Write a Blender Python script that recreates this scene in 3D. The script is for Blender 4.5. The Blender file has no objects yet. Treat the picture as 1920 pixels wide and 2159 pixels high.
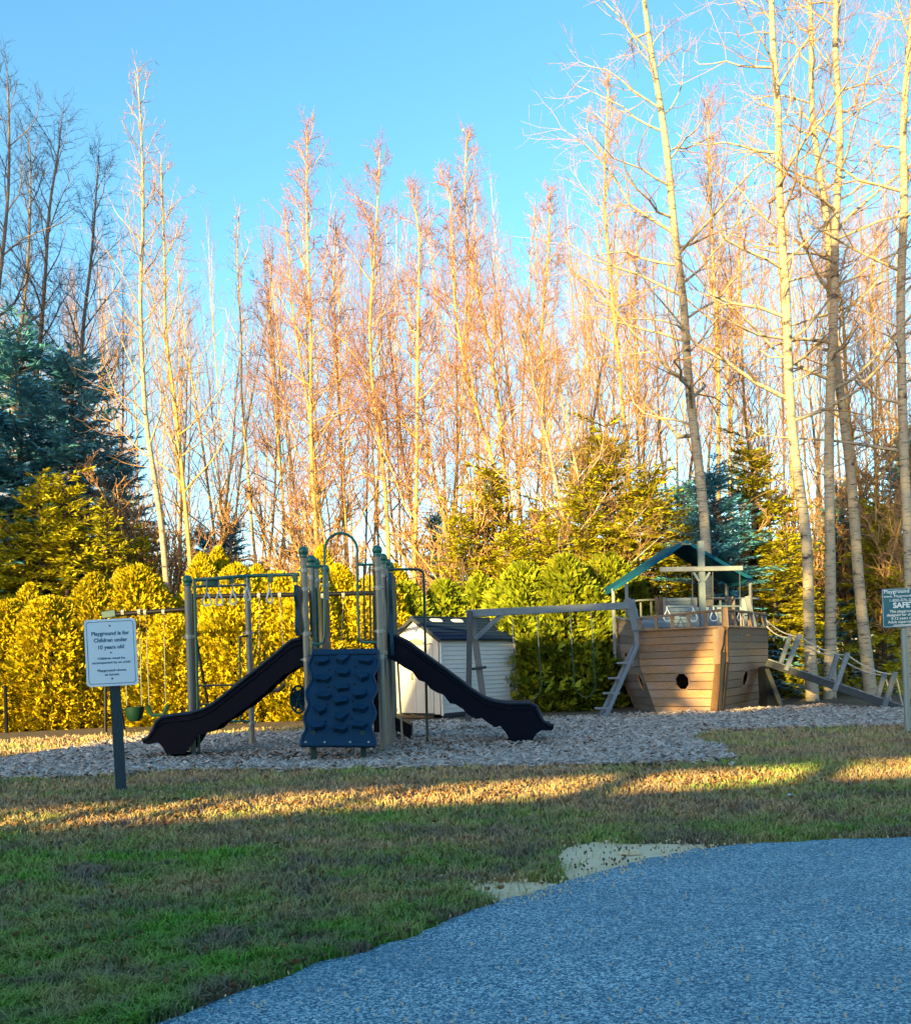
import bpy, bmesh, math, random
import numpy as np
from mathutils import Vector, Matrix

# ------------------------------------------------------------------ camera, sky, sun, exposure
scene = bpy.context.scene
F = 1923.0; PX0 = 960.0; YH = 1402.0; CAMH = 1.15; ROLL = math.radians(1.8)
SUN_AZ = math.radians(30.0)      # the light travels towards +X (right) and +Y (away)
SUN_EL = math.radians(10.0)

cam = bpy.data.cameras.new("camera"); cam_o = bpy.data.objects.new("camera", cam)
scene.collection.objects.link(cam_o); scene.camera = cam_o
cam.sensor_fit = 'HORIZONTAL'; cam.sensor_width = 36.0; cam.lens = 36.0 * F / 1920.0
cam.shift_y = (YH - 1079.5) / 1920.0
cam.clip_start = 0.1; cam.clip_end = 6000.0
cam_o.matrix_world = Matrix.Translation((0, 0, CAMH)) @ Matrix.Rotation(math.radians(90), 4, 'X') @ Matrix.Rotation(-ROLL, 4, 'Z')

world = bpy.data.worlds.new("World"); scene.world = world; world.use_nodes = True
wn = world.node_tree.nodes; wl = world.node_tree.links
for n in list(wn): wn.remove(n)
sky = wn.new('ShaderNodeTexSky'); sky.sky_type = 'NISHITA'; sky.sun_disc = False
sky.sun_elevation = SUN_EL; sky.sun_rotation = math.radians(180.0) + SUN_AZ
sky.altitude = 0.0; sky.air_density = 1.0; sky.dust_density = 0.9; sky.ozone_density = 2.0
hs = wn.new('ShaderNodeHueSaturation'); hs.inputs['Saturation'].default_value = 1.2
hs.inputs['Hue'].default_value = 0.487
bg = wn.new('ShaderNodeBackground'); bg.inputs['Strength'].default_value = 0.12
wo = wn.new('ShaderNodeOutputWorld')
wl.new(sky.outputs['Color'], hs.inputs['Color']); wl.new(hs.outputs['Color'], bg.inputs['Color'])
wl.new(bg.outputs['Background'], wo.inputs['Surface'])

sun = bpy.data.lights.new("sun", 'SUN'); sun.energy = 5.0; sun.angle = math.radians(0.5)
sun.color = (1.0, 0.69, 0.22)
sun_o = bpy.data.objects.new("sun", sun); scene.collection.objects.link(sun_o)
ldir = Vector((math.sin(SUN_AZ) * math.cos(SUN_EL), math.cos(SUN_AZ) * math.cos(SUN_EL), -math.sin(SUN_EL)))
sun_o.rotation_euler = ldir.to_track_quat('-Z', 'Y').to_euler()
sun_o.location = (-20, -40, 20)

scene.view_settings.view_transform = 'Standard'; scene.view_settings.look = 'None'
scene.view_settings.gamma = 1.0; scene.view_settings.use_curve_mapping = False
scene.view_settings.exposure = 2.05
scene.render.engine = 'CYCLES'
scene.cycles.max_bounces = 6; scene.cycles.diffuse_bounces = 3; scene.cycles.transparent_max_bounces = 6
scene.cycles.use_denoising = True

# ------------------------------------------------------------------ geometry helpers
CR, SR = math.cos(ROLL), math.sin(ROLL)
def W(px, py, d):
    """world point at distance d (along +Y) seen at photograph pixel px, py"""
    a = (px - PX0) / F; b = (YH - py) / F
    return Vector(((a * CR + b * SR) * d, d, CAMH + (-a * SR + b * CR) * d))
def G(px, py, z=0.0):
    a = (px - PX0) / F; b = (YH - py) / F
    k = -a * SR + b * CR
    d = (z - CAMH) / k
    return Vector(((a * CR + b * SR) * d, d, z))
def WP(px, py, p0, n):
    o = Vector((0, 0, CAMH)); r = W(px, py, 1.0) - o
    t = (p0 - o).dot(n) / r.dot(n)
    return o + r * t
def V(*a): return Vector(a)
R = math.radians
rnd = random.Random(11)
COL = scene.collection
ORIGIN = {}

def link(o):
    COL.objects.link(o); return o
def tag(o, label=None, cat=None, group=None, kind=None):
    if label: o['label'] = label
    if cat: o['category'] = cat
    if group: o['group'] = group
    if kind: o['kind'] = kind
    return o
def thing(name, loc, label, cat, group=None):
    o = bpy.data.objects.new(name, None); link(o)
    o.location = loc; o.empty_display_size = 0.3
    ORIGIN[o.name] = Vector(loc)
    return tag(o, label, cat, group)
def copy_tree(o, parent=None):
    c = o.copy(); COL.objects.link(c)
    if parent is not None: c.parent = parent
    for ch in list(o.children): copy_tree(ch, c)
    return c

class MB:
    def __init__(s): s.v = []; s.f = []; s.uv = []
    def add(s, verts, faces, uvs=None):
        b = len(s.v)
        s.v += [tuple(p) for p in verts]
        for i, f in enumerate(faces):
            s.f.append([b + k for k in f])
            s.uv.append(uvs[i] if uvs else [(0.0, 0.0)] * len(f))
        return s
    def beam(s, p0, p1, w, h, up=(0, 0, 1), ch=0.008):
        """squared timber: w sideways, h along up; chamfered long edges; uv runs along the length"""
        p0 = Vector(p0); p1 = Vector(p1); d = p1 - p0; L = d.length
        if L < 1e-6: return s
        d.normalize(); up = Vector(up); x = d.cross(up)
        if x.length < 1e-3: x = d.cross(Vector((0, 1, 0)))
        x.normalize(); y = x.cross(d).normalized()
        a, b = w / 2, h / 2; c = min(ch, a * .5, b * .5)
        prof = [(a - c, -b), (a, -b + c), (a, b - c), (a - c, b), (-a + c, b), (-a, b - c), (-a, -b + c), (-a + c, -b)]
        u0 = rnd.random() * 5
        vs = [p0 + x * i + y * j for i, j in prof] + [p1 + x * i + y * j for i, j in prof]
        fs = []; uv = []; per = 0
        for k in range(8):
            k2 = (k + 1) % 8
            fs.append((k, k2, 8 + k2, 8 + k))
            step = (Vector(prof[k]) - Vector(prof[k2])).length
            uv.append([(u0, per), (u0, per + step), (u0 + L, per + step), (u0 + L, per)]); per += step
        fs.append(tuple(range(7, -1, -1))); uv.append([(prof[k][0] * .2, prof[k][1]) for k in range(7, -1, -1)])
        fs.append(tuple(range(8, 16))); uv.append([(prof[k][0] * .2, prof[k][1]) for k in range(8)])
        return s.add(vs, fs, uv)
    def slab(s, poly, off):
        """extrude a planar polygon by the vector off; uv from the longest edge"""
        poly = [Vector(p) for p in poly]; off = Vector(off); n = len(poly)
        e = max(((poly[(i + 1) % n] - poly[i]) for i in range(n)), key=lambda q: q.length).normalized()
        nn = off.normalized(); q = nn.cross(e)
        u0 = rnd.random() * 5
        U = [((p - poly[0]).dot(e) + u0, (p - poly[0]).dot(q)) for p in poly]
        vs = poly + [p + off for p in poly]
        fs = [tuple(range(n)), tuple(range(2 * n - 1, n - 1, -1))]
        uv = [list(U), [U[k] for k in range(n - 1, -1, -1)]]
        t = off.length
        for k in range(n):
            k2 = (k + 1) % n
            fs.append((k2, k, n + k, n + k2))
            uv.append([U[k2], U[k], (U[k][0], U[k][1] + t), (U[k2][0], U[k2][1] + t)])
        return s.add(vs, fs, uv)
    def tube(s, pts, r, n=8, closed=False):
        pts = [Vector(p) for p in pts]; m = len(pts)
        rs = r if isinstance(r, (list, tuple)) else [r] * m
        ring = []; prev = None; acc = 0
        vs = []; fs = []; uv = []
        us = [0]
        for i in range(1, m): us.append(us[-1] + (pts[i] - pts[i - 1]).length)
        for i in range(m):
            if closed: t = pts[(i + 1) % m] - pts[i - 1]
            elif i == 0: t = pts[1] - pts[0]
            elif i == m - 1: t = pts[-1] - pts[-2]
            else: t = (pts[i + 1] - pts[i]).normalized() + (pts[i] - pts[i - 1]).normalized()
            t.normalize()
            if prev is None:
                a = t.cross(Vector((0, 0, 1)))
                if a.length < .1: a = t.cross(Vector((0, 1, 0)))
            else:
                a = prev - t * prev.dot(t)
            a.normalize(); prev = a; b = t.cross(a)
            for k in range(n):
                th = 2 * math.pi * k / n
                vs.append(pts[i] + (a * math.cos(th) + b * math.sin(th)) * rs[i])
        for i in range(m if closed else m - 1):
            j = (i + 1) % m
            for k in range(n):
                k2 = (k + 1) % n
                fs.append((i * n + k, i * n + k2, j * n + k2, j * n + k))
                uv.append([(us[i], k / n * .3), (us[i], (k + 1) / n * .3), (us[j], (k + 1) / n * .3), (us[j], k / n * .3)])
        if not closed:
            fs.append(tuple(range(n - 1, -1, -1))); uv.append([(0, 0)] * n)
            fs.append(tuple(range((m - 1) * n, m * n))); uv.append([(0, 0)] * n)
        return s.add(vs, fs, uv)
    def lathe(s, c, prof, n=16, axis=(0, 0, 1)):
        c = Vector(c); ax = Vector(axis).normalized()
        a = ax.cross(Vector((1, 0, 0)));
        if a.length < .1: a = ax.cross(Vector((0, 1, 0)))
        a.normalize(); b = ax.cross(a)
        vs = []; fs = []
        for r, z in prof:
            for k in range(n):
                th = 2 * math.pi * k / n
                vs.append(c + ax * z + (a * math.cos(th) + b * math.sin(th)) * max(r, 1e-4))
        for i in range(len(prof) - 1):
            for k in range(n):
                k2 = (k + 1) % n
                fs.append((i * n + k, i * n + k2, (i + 1) * n + k2, (i + 1) * n + k))
        return s.add(vs, fs)
    def ball(s, c, r, n=14, m=8, sq=1.0):
        return s.lathe(c, [(r * math.sin(math.pi * i / m), -r * sq * math.cos(math.pi * i / m)) for i in range(m + 1)], n)
    def build(s, name, mat, parent=None, smooth=False):
        me = bpy.data.meshes.new(name)
        org = Vector((0, 0, 0)); p = parent
        while p is not None:
            if p.name in ORIGIN: org = ORIGIN[p.name]; break
            p = p.parent
        me.from_pydata([(x - org.x, y - org.y, z - org.z) for x, y, z in s.v], [], s.f)
        uvl = me.uv_layers.new(name="UVMap")
        uvl.data.foreach_set('uv', np.array([c for f in s.uv for q in f for c in q], dtype=np.float32))
        me.materials.append(mat)
        if smooth: me.polygons.foreach_set('use_smooth', [True] * len(me.polygons))
        me.update()
        bm = bmesh.new(); bm.from_mesh(me); bmesh.ops.recalc_face_normals(bm, faces=bm.faces)
        bm.to_mesh(me); bm.free()
        if smooth:
            try: me.set_sharp_from_angle(angle=R(40))
            except Exception: pass
        o = bpy.data.objects.new(name, me); link(o)
        if parent is not None: o.parent = parent
        return o

def np_mesh(name, verts, faces, mat, smooth=False):
    """fast mesh from numpy arrays; faces is (n,3) or (n,4)"""
    verts = np.asarray(verts, dtype=np.float32); faces = np.asarray(faces, dtype=np.int32)
    me = bpy.data.meshes.new(name); k = faces.shape[1]; n = faces.shape[0]
    me.vertices.add(len(verts)); me.vertices.foreach_set('co', verts.ravel())
    me.loops.add(n * k); me.loops.foreach_set('vertex_index', faces.ravel())
    me.polygons.add(n); me.polygons.foreach_set('loop_start', np.arange(0, n * k, k, dtype=np.int32))
    if smooth: me.polygons.foreach_set('use_smooth', np.ones(n, dtype=bool))
    me.materials.append(mat); me.update(calc_edges=True)
    return me

# ------------------------------------------------------------------ materials
def new_mat(name):
    m = bpy.data.materials.new(name); m.use_nodes = True
    nt = m.node_tree; bs = nt.nodes['Principled BSDF']
    return m, nt, bs
def node(nt, t, **kw):
    n = nt.nodes.new(t)
    for k, v in kw.items():
        if k in n.inputs: n.inputs[k].default_value = v
        else: setattr(n, k, v)
    return n
def ramp(nt, fac, stops):
    r = nt.nodes.new('ShaderNodeValToRGB'); e = r.color_ramp.elements
    while len(e) < len(stops): e.new(0.5)
    for i, (p, c) in enumerate(stops):
        e[i].position = p; e[i].color = (c[0], c[1], c[2], 1)
    nt.links.new(fac, r.inputs['Fac']); return r.outputs['Color']
def mixc(nt, fac, a, b, mode='MIX'):
    m = nt.nodes.new('ShaderNodeMix'); m.data_type = 'RGBA'; m.blend_type = mode
    for s, v in ((m.inputs[0], fac), (m.inputs[6], a), (m.inputs[7], b)):
        if hasattr(v, 'type') and hasattr(v, 'links'): nt.links.new(v, s)
        elif isinstance(v, (int, float)): s.default_value = v
        else: s.default_value = (v[0], v[1], v[2], 1)
    return m.outputs[2]
def mth(nt, op, a, b=None, c=None, clamp=False):
    m = nt.nodes.new('ShaderNodeMath'); m.operation = op; m.use_clamp = clamp
    for s, v in zip(m.inputs, (a, b, c)):
        if v is None: continue
        if hasattr(v, 'links'): nt.links.new(v, s)
        else: s.default_value = v
    return m.outputs[0]
def bump(nt, bs, h, strength=.3, dist=.01):
    b = nt.nodes.new('ShaderNodeBump'); b.inputs['Strength'].default_value = strength; b.inputs['Distance'].default_value = dist
    nt.links.new(h, b.inputs['Height']); nt.links.new(b.outputs[0], bs.inputs['Normal'])
def noise(nt, vec, scale, detail=3, rough=.55):
    n = nt.nodes.new('ShaderNodeTexNoise'); n.inputs['Scale'].default_value = scale
    n.inputs['Detail'].default_value = detail; n.inputs['Roughness'].default_value = rough
    if vec is not None: nt.links.new(vec, n.inputs['Vector'])
    return n.outputs['Fac']
def mapping(nt, vec, scale=(1, 1, 1), loc=None):
    m = nt.nodes.new('ShaderNodeMapping'); m.inputs['Scale'].default_value = scale
    nt.links.new(vec, m.inputs['Vector'])
    if loc is not None: nt.links.new(loc, m.inputs['Location'])
    return m.outputs[0]

def plain(name, col, rough=.5, metal=0.0, var=.25, vscale=6.0, spec=.5, bmp=.05):
    m, nt, bs = new_mat(name)
    tc = nt.nodes.new('ShaderNodeTexCoord')
    n = noise(nt, tc.outputs['Object'], vscale, 5, .65)
    c = mixc(nt, n, [x * (1 - var) for x in col], [min(1, x * (1 + var)) for x in col])
    nt.links.new(c, bs.inputs['Base Color'])
    bs.inputs['Roughness'].default_value = rough; bs.inputs['Metallic'].default_value = metal
    bs.inputs['Specular IOR Level'].default_value = spec
    rr = mth(nt, 'MULTIPLY_ADD', n, .3, rough - .15, clamp=True); nt.links.new(rr, bs.inputs['Roughness'])
    if bmp: bump(nt, bs, noise(nt, tc.outputs['Object'], vscale * 14, 3), bmp, .004)
    return m

def wood(name, dark, light, grey, greyamt=.5):
    """weathered board: grain runs along u, growth-ring arches, knots, random tone for each board"""
    m, nt, bs = new_mat(name)
    uv = nt.nodes.new('ShaderNodeUVMap'); oi = nt.nodes.new('ShaderNodeObjectInfo')
    cx = nt.nodes.new('ShaderNodeCombineXYZ')
    nt.links.new(mth(nt, 'MULTIPLY', oi.outputs['Random'], 37.0), cx.inputs[0])
    nt.links.new(mth(nt, 'MULTIPLY', oi.outputs['Random'], 91.0), cx.inputs[1])
    g1 = noise(nt, mapping(nt, uv.outputs[0], (1.3, 9, 1), cx.outputs[0]), 1.6, 2, .5)
    rings = mth(nt, 'FRACT', mth(nt, 'MULTIPLY', g1, 9.0))
    rings = mth(nt, 'ABSOLUTE', mth(nt, 'SUBTRACT', mth(nt, 'MULTIPLY', rings, 2.0), 1.0))
    g2 = noise(nt, mapping(nt, uv.outputs[0], (3, 120, 1), cx.outputs[0]), 1.5, 4, .6)
    st = noise(nt, mapping(nt, uv.outputs[0], (1.1, 3, 1), cx.outputs[0]), 1.0, 5, .7)
    k = mth(nt, 'MULTIPLY_ADD', rings, .45, mth(nt, 'MULTIPLY', g2, .55))
    c = mixc(nt, k, dark, light)
    gf = mth(nt, 'MULTIPLY', mth(nt, 'SMOOTH_MIN', mth(nt, 'MULTIPLY_ADD', st, 2.4, -.7), 1.0, .1), greyamt, clamp=True)
    c = mixc(nt, gf, c, grey)
    tone = mth(nt, 'MULTIPLY_ADD', oi.outputs['Random'], .5, .75)
    tn = nt.nodes.new('ShaderNodeCombineColor')
    for i in range(3): nt.links.new(tone, tn.inputs[i])
    c = mixc(nt, 1.0, c, tn.outputs[0], 'MULTIPLY')
    nt.links.new(c, bs.inputs['Base Color'])
    bs.inputs['Roughness'].default_value = .8; bs.inputs['Specular IOR Level'].default_value = .25
    bump(nt, bs, k, .35, .004)
    return m

M = {}
M['hull'] = wood('hull_board', (.13, .06, .025), (.48, .25, .09), (.24, .20, .18), .85)
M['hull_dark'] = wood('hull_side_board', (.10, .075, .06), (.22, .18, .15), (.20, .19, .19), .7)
M['grey_wood'] = wood('grey_timber', (.09, .105, .12), (.21, .235, .26), (.17, .21, .25), .7)
M['stem_wood'] = wood('stem_board', (.07, .035, .018), (.20, .11, .05), (.14, .09, .05), .25)
M['dark_wood'] = wood('dark_timber', (.02, .025, .03), (.06, .07, .08), (.05, .06, .07), .4)
M['blue_wood'] = wood('blue_grey_timber', (.09, .12, .15), (.18, .24, .29), (.15, .22, .28), .6)
M['slide'] = plain('slide_plastic', (.001, .003, .011), .5, var=.2, spec=.10, bmp=.02)
M['slide_lip'] = plain('slide_lip_plastic', (.005, .015, .032), .42, var=.2, spec=.25, bmp=.02)
M['climber'] = plain('climber_plastic', (.004, .032, .075), .5, var=.22, vscale=3, spec=.18, bmp=.03)
M['green'] = plain('green_paint', (.003, .10, .08), .35, var=.25, spec=.6, bmp=.02)
M['green_dark'] = plain('dark_green_paint', (.004, .04, .038), .4, var=.3, bmp=.02)
M['post'] = plain('taupe_post', (.18, .19, .17), .42, metal=.15, var=.15, bmp=.02)
M['clamp'] = plain('clamp_metal', (.30, .31, .28), .4, metal=.3, var=.12, bmp=.02)
M['panel'] = plain('blue_panel', (.006, .05, .085), .5, var=.2, spec=.2, bmp=.02)
M['black'] = plain('black_steel', (.004, .006, .012), .5, var=.3, spec=.12, bmp=.02)
M['white_ring'] = plain('white_ring', (.72, .72, .68), .4, var=.06, bmp=.02)
M['chain'] = plain('chain_metal', (.34, .35, .36), .4, metal=.6, var=.25, vscale=30)
M['canopy'] = plain('canopy_tarp', (.003, .065, .12), .8, var=.18, spec=.1, vscale=4, bmp=.06)
M['rope'] = plain('rope', (.42, .39, .33), .9, var=.25, vscale=40, bmp=.3)
M['sign_white'] = plain('sign_white', (.42, .66, .86), .45, var=.05, bmp=.0)
M['sign_teal'] = plain('sign_teal', (.002, .11, .16), .4, var=.1, bmp=.0)
M['ink'] = plain('sign_ink', (.015, .13, .26), .6, var=.1, bmp=.0)
M['ink_white'] = plain('sign_white_ink', (.78, .8, .8), .6, var=.03, bmp=.0)
M['galv'] = plain('galvanised', (.22, .25, .245), .45, metal=.3, var=.15, bmp=.02)
M['siding'] = plain('vinyl_siding', (.60, .60, .58), .55, var=.07, vscale=2.5, bmp=.05)
M['door'] = plain('shed_door', (.52, .50, .45), .5, var=.16, vscale=2.5, bmp=.03)
M['shingle'] = plain('roof_shingle', (.012, .030, .065), .85, var=.45, vscale=9, bmp=.4, spec=.08)
M['skylight'] = plain('skylight', (.78, .8, .82), .3, var=.04, bmp=.0)
M['trim_dark'] = plain('dark_trim', (.02, .03, .045), .6, var=.2, bmp=.05)
M['sign_post'] = wood('sign_post_timber', (.012, .035, .055), (.04, .085, .12), (.03, .07, .10), .5)
M['seat_green'] = plain('seat_green_plastic', (.002, .022, .02), .6, var=.2, spec=.15)
M['moon'] = plain('moon_rock', (.75, .75, .75), .9, var=.15, vscale=.4, bmp=0)
# ------------------------------------------------------------------ ground materials
def lawn_colour(nt, fine=40.0):
    geo = nt.nodes.new('ShaderNodeNewGeometry'); P = geo.outputs['Position']
    sep = nt.nodes.new('ShaderNodeSeparateXYZ'); nt.links.new(P, sep.inputs[0])
    n1 = noise(nt, mapping(nt, P, (.55, .9, 1)), .9, 4, .6)
    n2 = noise(nt, mapping(nt, P, (1, 1.6, 1)), 2.6, 4, .65)
    n3 = noise(nt, P, fine, 2, .6)
    near = mth(nt, 'SMOOTH_MIN', mth(nt, 'MULTIPLY_ADD', sep.outputs[1], .14, -.68), .42, .1)
    f = mth(nt, 'MULTIPLY_ADD', n1, 3.4, mth(nt, 'MULTIPLY_ADD', n2, 1.9, -2.22))
    f = mth(nt, 'ADD', f, near, clamp=True)
    green = mixc(nt, n3, (.05, .20, .022), (.25, .50, .06))
    straw = mixc(nt, n3, (.30, .20, .11), (.70, .46, .24))
    c = mixc(nt, f, green, straw)
    n4 = noise(nt, mapping(nt, P, (1, 1.5, 1)), 1.7, 5, .7)
    c = mixc(nt, mth(nt, 'MULTIPLY_ADD', n4, 5.5, -2.5, clamp=True), c, mixc(nt, n3, (.11, .08, .06), (.36, .28, .21)))
    return c, n3, f
m, nt, bs = new_mat('lawn_turf')
c, n3, f = lawn_colour(nt, 55.0)
geo = nt.nodes.new('ShaderNodeNewGeometry')
nn = noise(nt, geo.outputs['Position'], 16, 4, .7)
nt.links.new(mixc(nt, mth(nt, 'MULTIPLY', nn, .5), c, (.06, .045, .03)), bs.inputs['Base Color'])
bs.inputs['Roughness'].default_value = .95; bs.inputs['Specular IOR Level'].default_value = .1
bump(nt, bs, mth(nt, 'ADD', nn, n3), .9, .03); M['lawn'] = m
m, nt, bs = new_mat('grass_blade')
c, n3, f = lawn_colour(nt, 90.0)
nt.links.new(c, bs.inputs['Base Color']); bs.inputs['Roughness'].default_value = .7; bs.inputs['Specular IOR Level'].default_value = .2
M['blade'] = m

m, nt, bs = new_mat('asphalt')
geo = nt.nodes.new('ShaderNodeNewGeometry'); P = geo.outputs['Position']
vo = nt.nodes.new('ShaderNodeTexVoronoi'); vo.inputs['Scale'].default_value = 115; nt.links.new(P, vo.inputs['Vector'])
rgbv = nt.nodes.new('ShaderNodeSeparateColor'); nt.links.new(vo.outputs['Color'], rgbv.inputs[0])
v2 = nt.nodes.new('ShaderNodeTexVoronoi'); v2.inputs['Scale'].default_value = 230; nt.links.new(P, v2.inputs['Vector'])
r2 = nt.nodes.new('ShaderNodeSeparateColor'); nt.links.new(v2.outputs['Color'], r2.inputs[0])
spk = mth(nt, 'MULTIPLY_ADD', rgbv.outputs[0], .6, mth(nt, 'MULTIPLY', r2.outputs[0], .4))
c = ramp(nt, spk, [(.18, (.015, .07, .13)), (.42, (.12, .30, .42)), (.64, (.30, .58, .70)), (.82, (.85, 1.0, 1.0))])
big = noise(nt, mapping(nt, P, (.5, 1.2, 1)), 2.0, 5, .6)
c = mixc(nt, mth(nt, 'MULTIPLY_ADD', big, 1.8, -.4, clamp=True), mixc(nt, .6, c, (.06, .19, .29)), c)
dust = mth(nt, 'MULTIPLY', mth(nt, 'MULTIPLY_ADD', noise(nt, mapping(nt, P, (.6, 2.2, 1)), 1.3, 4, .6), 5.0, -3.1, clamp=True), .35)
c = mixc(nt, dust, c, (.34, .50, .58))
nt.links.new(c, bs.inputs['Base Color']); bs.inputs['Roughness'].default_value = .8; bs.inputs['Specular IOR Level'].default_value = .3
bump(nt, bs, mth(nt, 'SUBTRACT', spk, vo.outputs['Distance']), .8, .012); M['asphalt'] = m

m, nt, bs = new_mat('sandy_soil')
geo = nt.nodes.new('ShaderNodeNewGeometry'); P = geo.outputs['Position']
c = mixc(nt, noise(nt, P, 9, 8, .75), (.58, .42, .25), (.95, .74, .48))
c = mixc(nt, mth(nt, 'MULTIPLY_ADD', noise(nt, P, 70, 4, .7), 6, -3.5, clamp=True), c, (.20, .15, .09))
nt.links.new(c, bs.inputs['Base Color']); bs.inputs['Roughness'].default_value = .95
bump(nt, bs, noise(nt, P, 30, 4, .7), .6, .02); M['sand'] = m

m, nt, bs = new_mat('mulch_base')
geo = nt.nodes.new('ShaderNodeNewGeometry'); P = geo.outputs['Position']
c = mixc(nt, noise(nt, P, 25, 5, .75), (.10, .085, .075), (.34, .30, .285))
nt.links.new(c, bs.inputs['Base Color']); bs.inputs['Roughness'].default_value = .95
bump(nt, bs, noise(nt, P, 35, 4, .7), 1.0, .03); M['mulch'] = m
def chip_mat(name, a, b):
    m, nt, bs = new_mat(name)
    geo = nt.nodes.new('ShaderNodeNewGeometry'); P = geo.outputs['Position']
    n = mth(nt, 'MULTIPLY_ADD', geo.outputs['Random Per Island'], .75, mth(nt, 'MULTIPLY', noise(nt, P, 3.0, 4, .6), .25))
    nt.links.new(mixc(nt, n, a, b), bs.inputs['Base Color'])
    bs.inputs['Roughness'].default_value = .9; bs.inputs['Specular IOR Level'].default_value = .15
    return m
M['chip'] = chip_mat('wood_chip', (.18, .14, .12), (.66, .56, .50))
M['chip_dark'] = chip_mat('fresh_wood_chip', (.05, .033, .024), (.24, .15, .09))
M['dead_leaf'] = chip_mat('dead_leaf', (.07, .035, .015), (.30, .16, .06))

m, nt, bs = new_mat('forest_floor')
geo = nt.nodes.new('ShaderNodeNewGeometry'); P = geo.outputs['Position']
c = mixc(nt, noise(nt, P, 3.0, 6, .7), (.035, .026, .017), (.15, .10, .055))
c = mixc(nt, mth(nt, 'MULTIPLY_ADD', noise(nt, P, .6, 4, .6), 4, -2.0, clamp=True), c, (.05, .06, .025))
nt.links.new(c, bs.inputs['Base Color']); bs.inputs['Roughness'].default_value = .95
bump(nt, bs, noise(nt, P, 14, 4, .7), .8, .05); M['floor'] = m

def birch(name, pale, grey, scarcol, band=1.0):
    m, nt, bs = new_mat(name)
    tc = nt.nodes.new('ShaderNodeTexCoord'); P = tc.outputs['Object']
    b = noise(nt, mapping(nt, P, (3, 3, 22)), 1.2, 4, .7)
    s = noise(nt, mapping(nt, P, (2.2, 2.2, 4.5)), 1.0, 4, .65)
    c = mixc(nt, noise(nt, P, 1.3, 4, .6), pale, grey)
    c = mixc(nt, mth(nt, 'MULTIPLY', mth(nt, 'MULTIPLY_ADD', b, 7, -3.75, clamp=True), band), c, scarcol)
    c = mixc(nt, mth(nt, 'MULTIPLY', mth(nt, 'MULTIPLY_ADD', s, 8, -4.5, clamp=True), band), c, scarcol)
    nt.links.new(c, bs.inputs['Base Color']); bs.inputs['Roughness'].default_value = .8; bs.inputs['Specular IOR Level'].default_value = .2
    bump(nt, bs, b, .3, .01)
    return m
M['birch'] = birch('birch_bark', (.56, .37, .14), (.42, .27, .11), (.06, .04, .03), .8)
M['aspen'] = birch('aspen_bark', (.42, .36, .26), (.26, .24, .20), (.035, .038, .045), 1.0)
M['dull_bark'] = birch('dull_bark', (.20, .16, .13), (.13, .105, .09), (.05, .04, .035), .5)
def twig(name, a, b):
    m, nt, bs = new_mat(name)
    geo = nt.nodes.new('ShaderNodeNewGeometry'); oi = nt.nodes.new('ShaderNodeObjectInfo')
    n = mth(nt, 'MULTIPLY_ADD', geo.outputs['Random Per Island'], .6, mth(nt, 'MULTIPLY', oi.outputs['Random'], .4))
    nt.links.new(mixc(nt, n, a, b), bs.inputs['Base Color']); bs.inputs['Roughness'].default_value = .8
    bs.inputs['Specular IOR Level'].default_value = .15
    return m
M['twig_red'] = twig('russet_twig', (.20, .09, .08), (.37, .21, .15))
M['twig_pale'] = twig('pale_twig', (.24, .14, .075), (.42, .27, .15))
M['twig_mauve'] = twig('mauve_twig', (.16, .10, .12), (.32, .20, .19))
M['twig_shaded'] = twig('shaded_twig', (.022, .03, .05), (.06, .06, .07))  # shade on the far left trees put into a dark bluish colour
def leafy(name, a, b, spec=.15):
    m, nt, bs = new_mat(name)
    geo = nt.nodes.new('ShaderNodeNewGeometry'); oi = nt.nodes.new('ShaderNodeObjectInfo'); tc = nt.nodes.new('ShaderNodeTexCoord')
    n = mth(nt, 'MULTIPLY_ADD', geo.outputs['Random Per Island'], .55, mth(nt, 'MULTIPLY', noise(nt, tc.outputs['Object'], 1.4, 4, .6), .45))
    c = mixc(nt, n, a, b)
    tone = mth(nt, 'MULTIPLY_ADD', oi.outputs['Random'], .35, .82)
    cc = nt.nodes.new('ShaderNodeCombineColor')
    for i in range(3): nt.links.new(tone, cc.inputs[i])
    c = mixc(nt, 1.0, c, cc.outputs[0], 'MULTIPLY')
    nt.links.new(c, bs.inputs['Base Color']); bs.inputs['Roughness'].default_value = .6; bs.inputs['Specular IOR Level'].default_value = spec
    return m
M['arbor'] = leafy('sunlit_arborvitae_sprays', (.12, .15, .005), (.64, .47, .008))  # green sprays coloured gold; the sun's warmth is in the colour
M['arbor_green'] = leafy('green_sprays', (.06, .13, .012), (.30, .31, .014))
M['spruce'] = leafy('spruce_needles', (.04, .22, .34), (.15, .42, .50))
M['hemlock'] = leafy('sunlit_needles', (.13, .19, .010), (.60, .50, .016))  # sunlight on the lit conifers put into this yellow-green
M['core'] = plain('light_blocking_core', (.010, .014, .008), .95, var=.4, bmp=.2)  # solid near-black core, added so no light passes through the shrubs
M['conifer_bark'] = plain('conifer_bark', (.06, .045, .035), .9, var=.4, bmp=.4)

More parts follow.
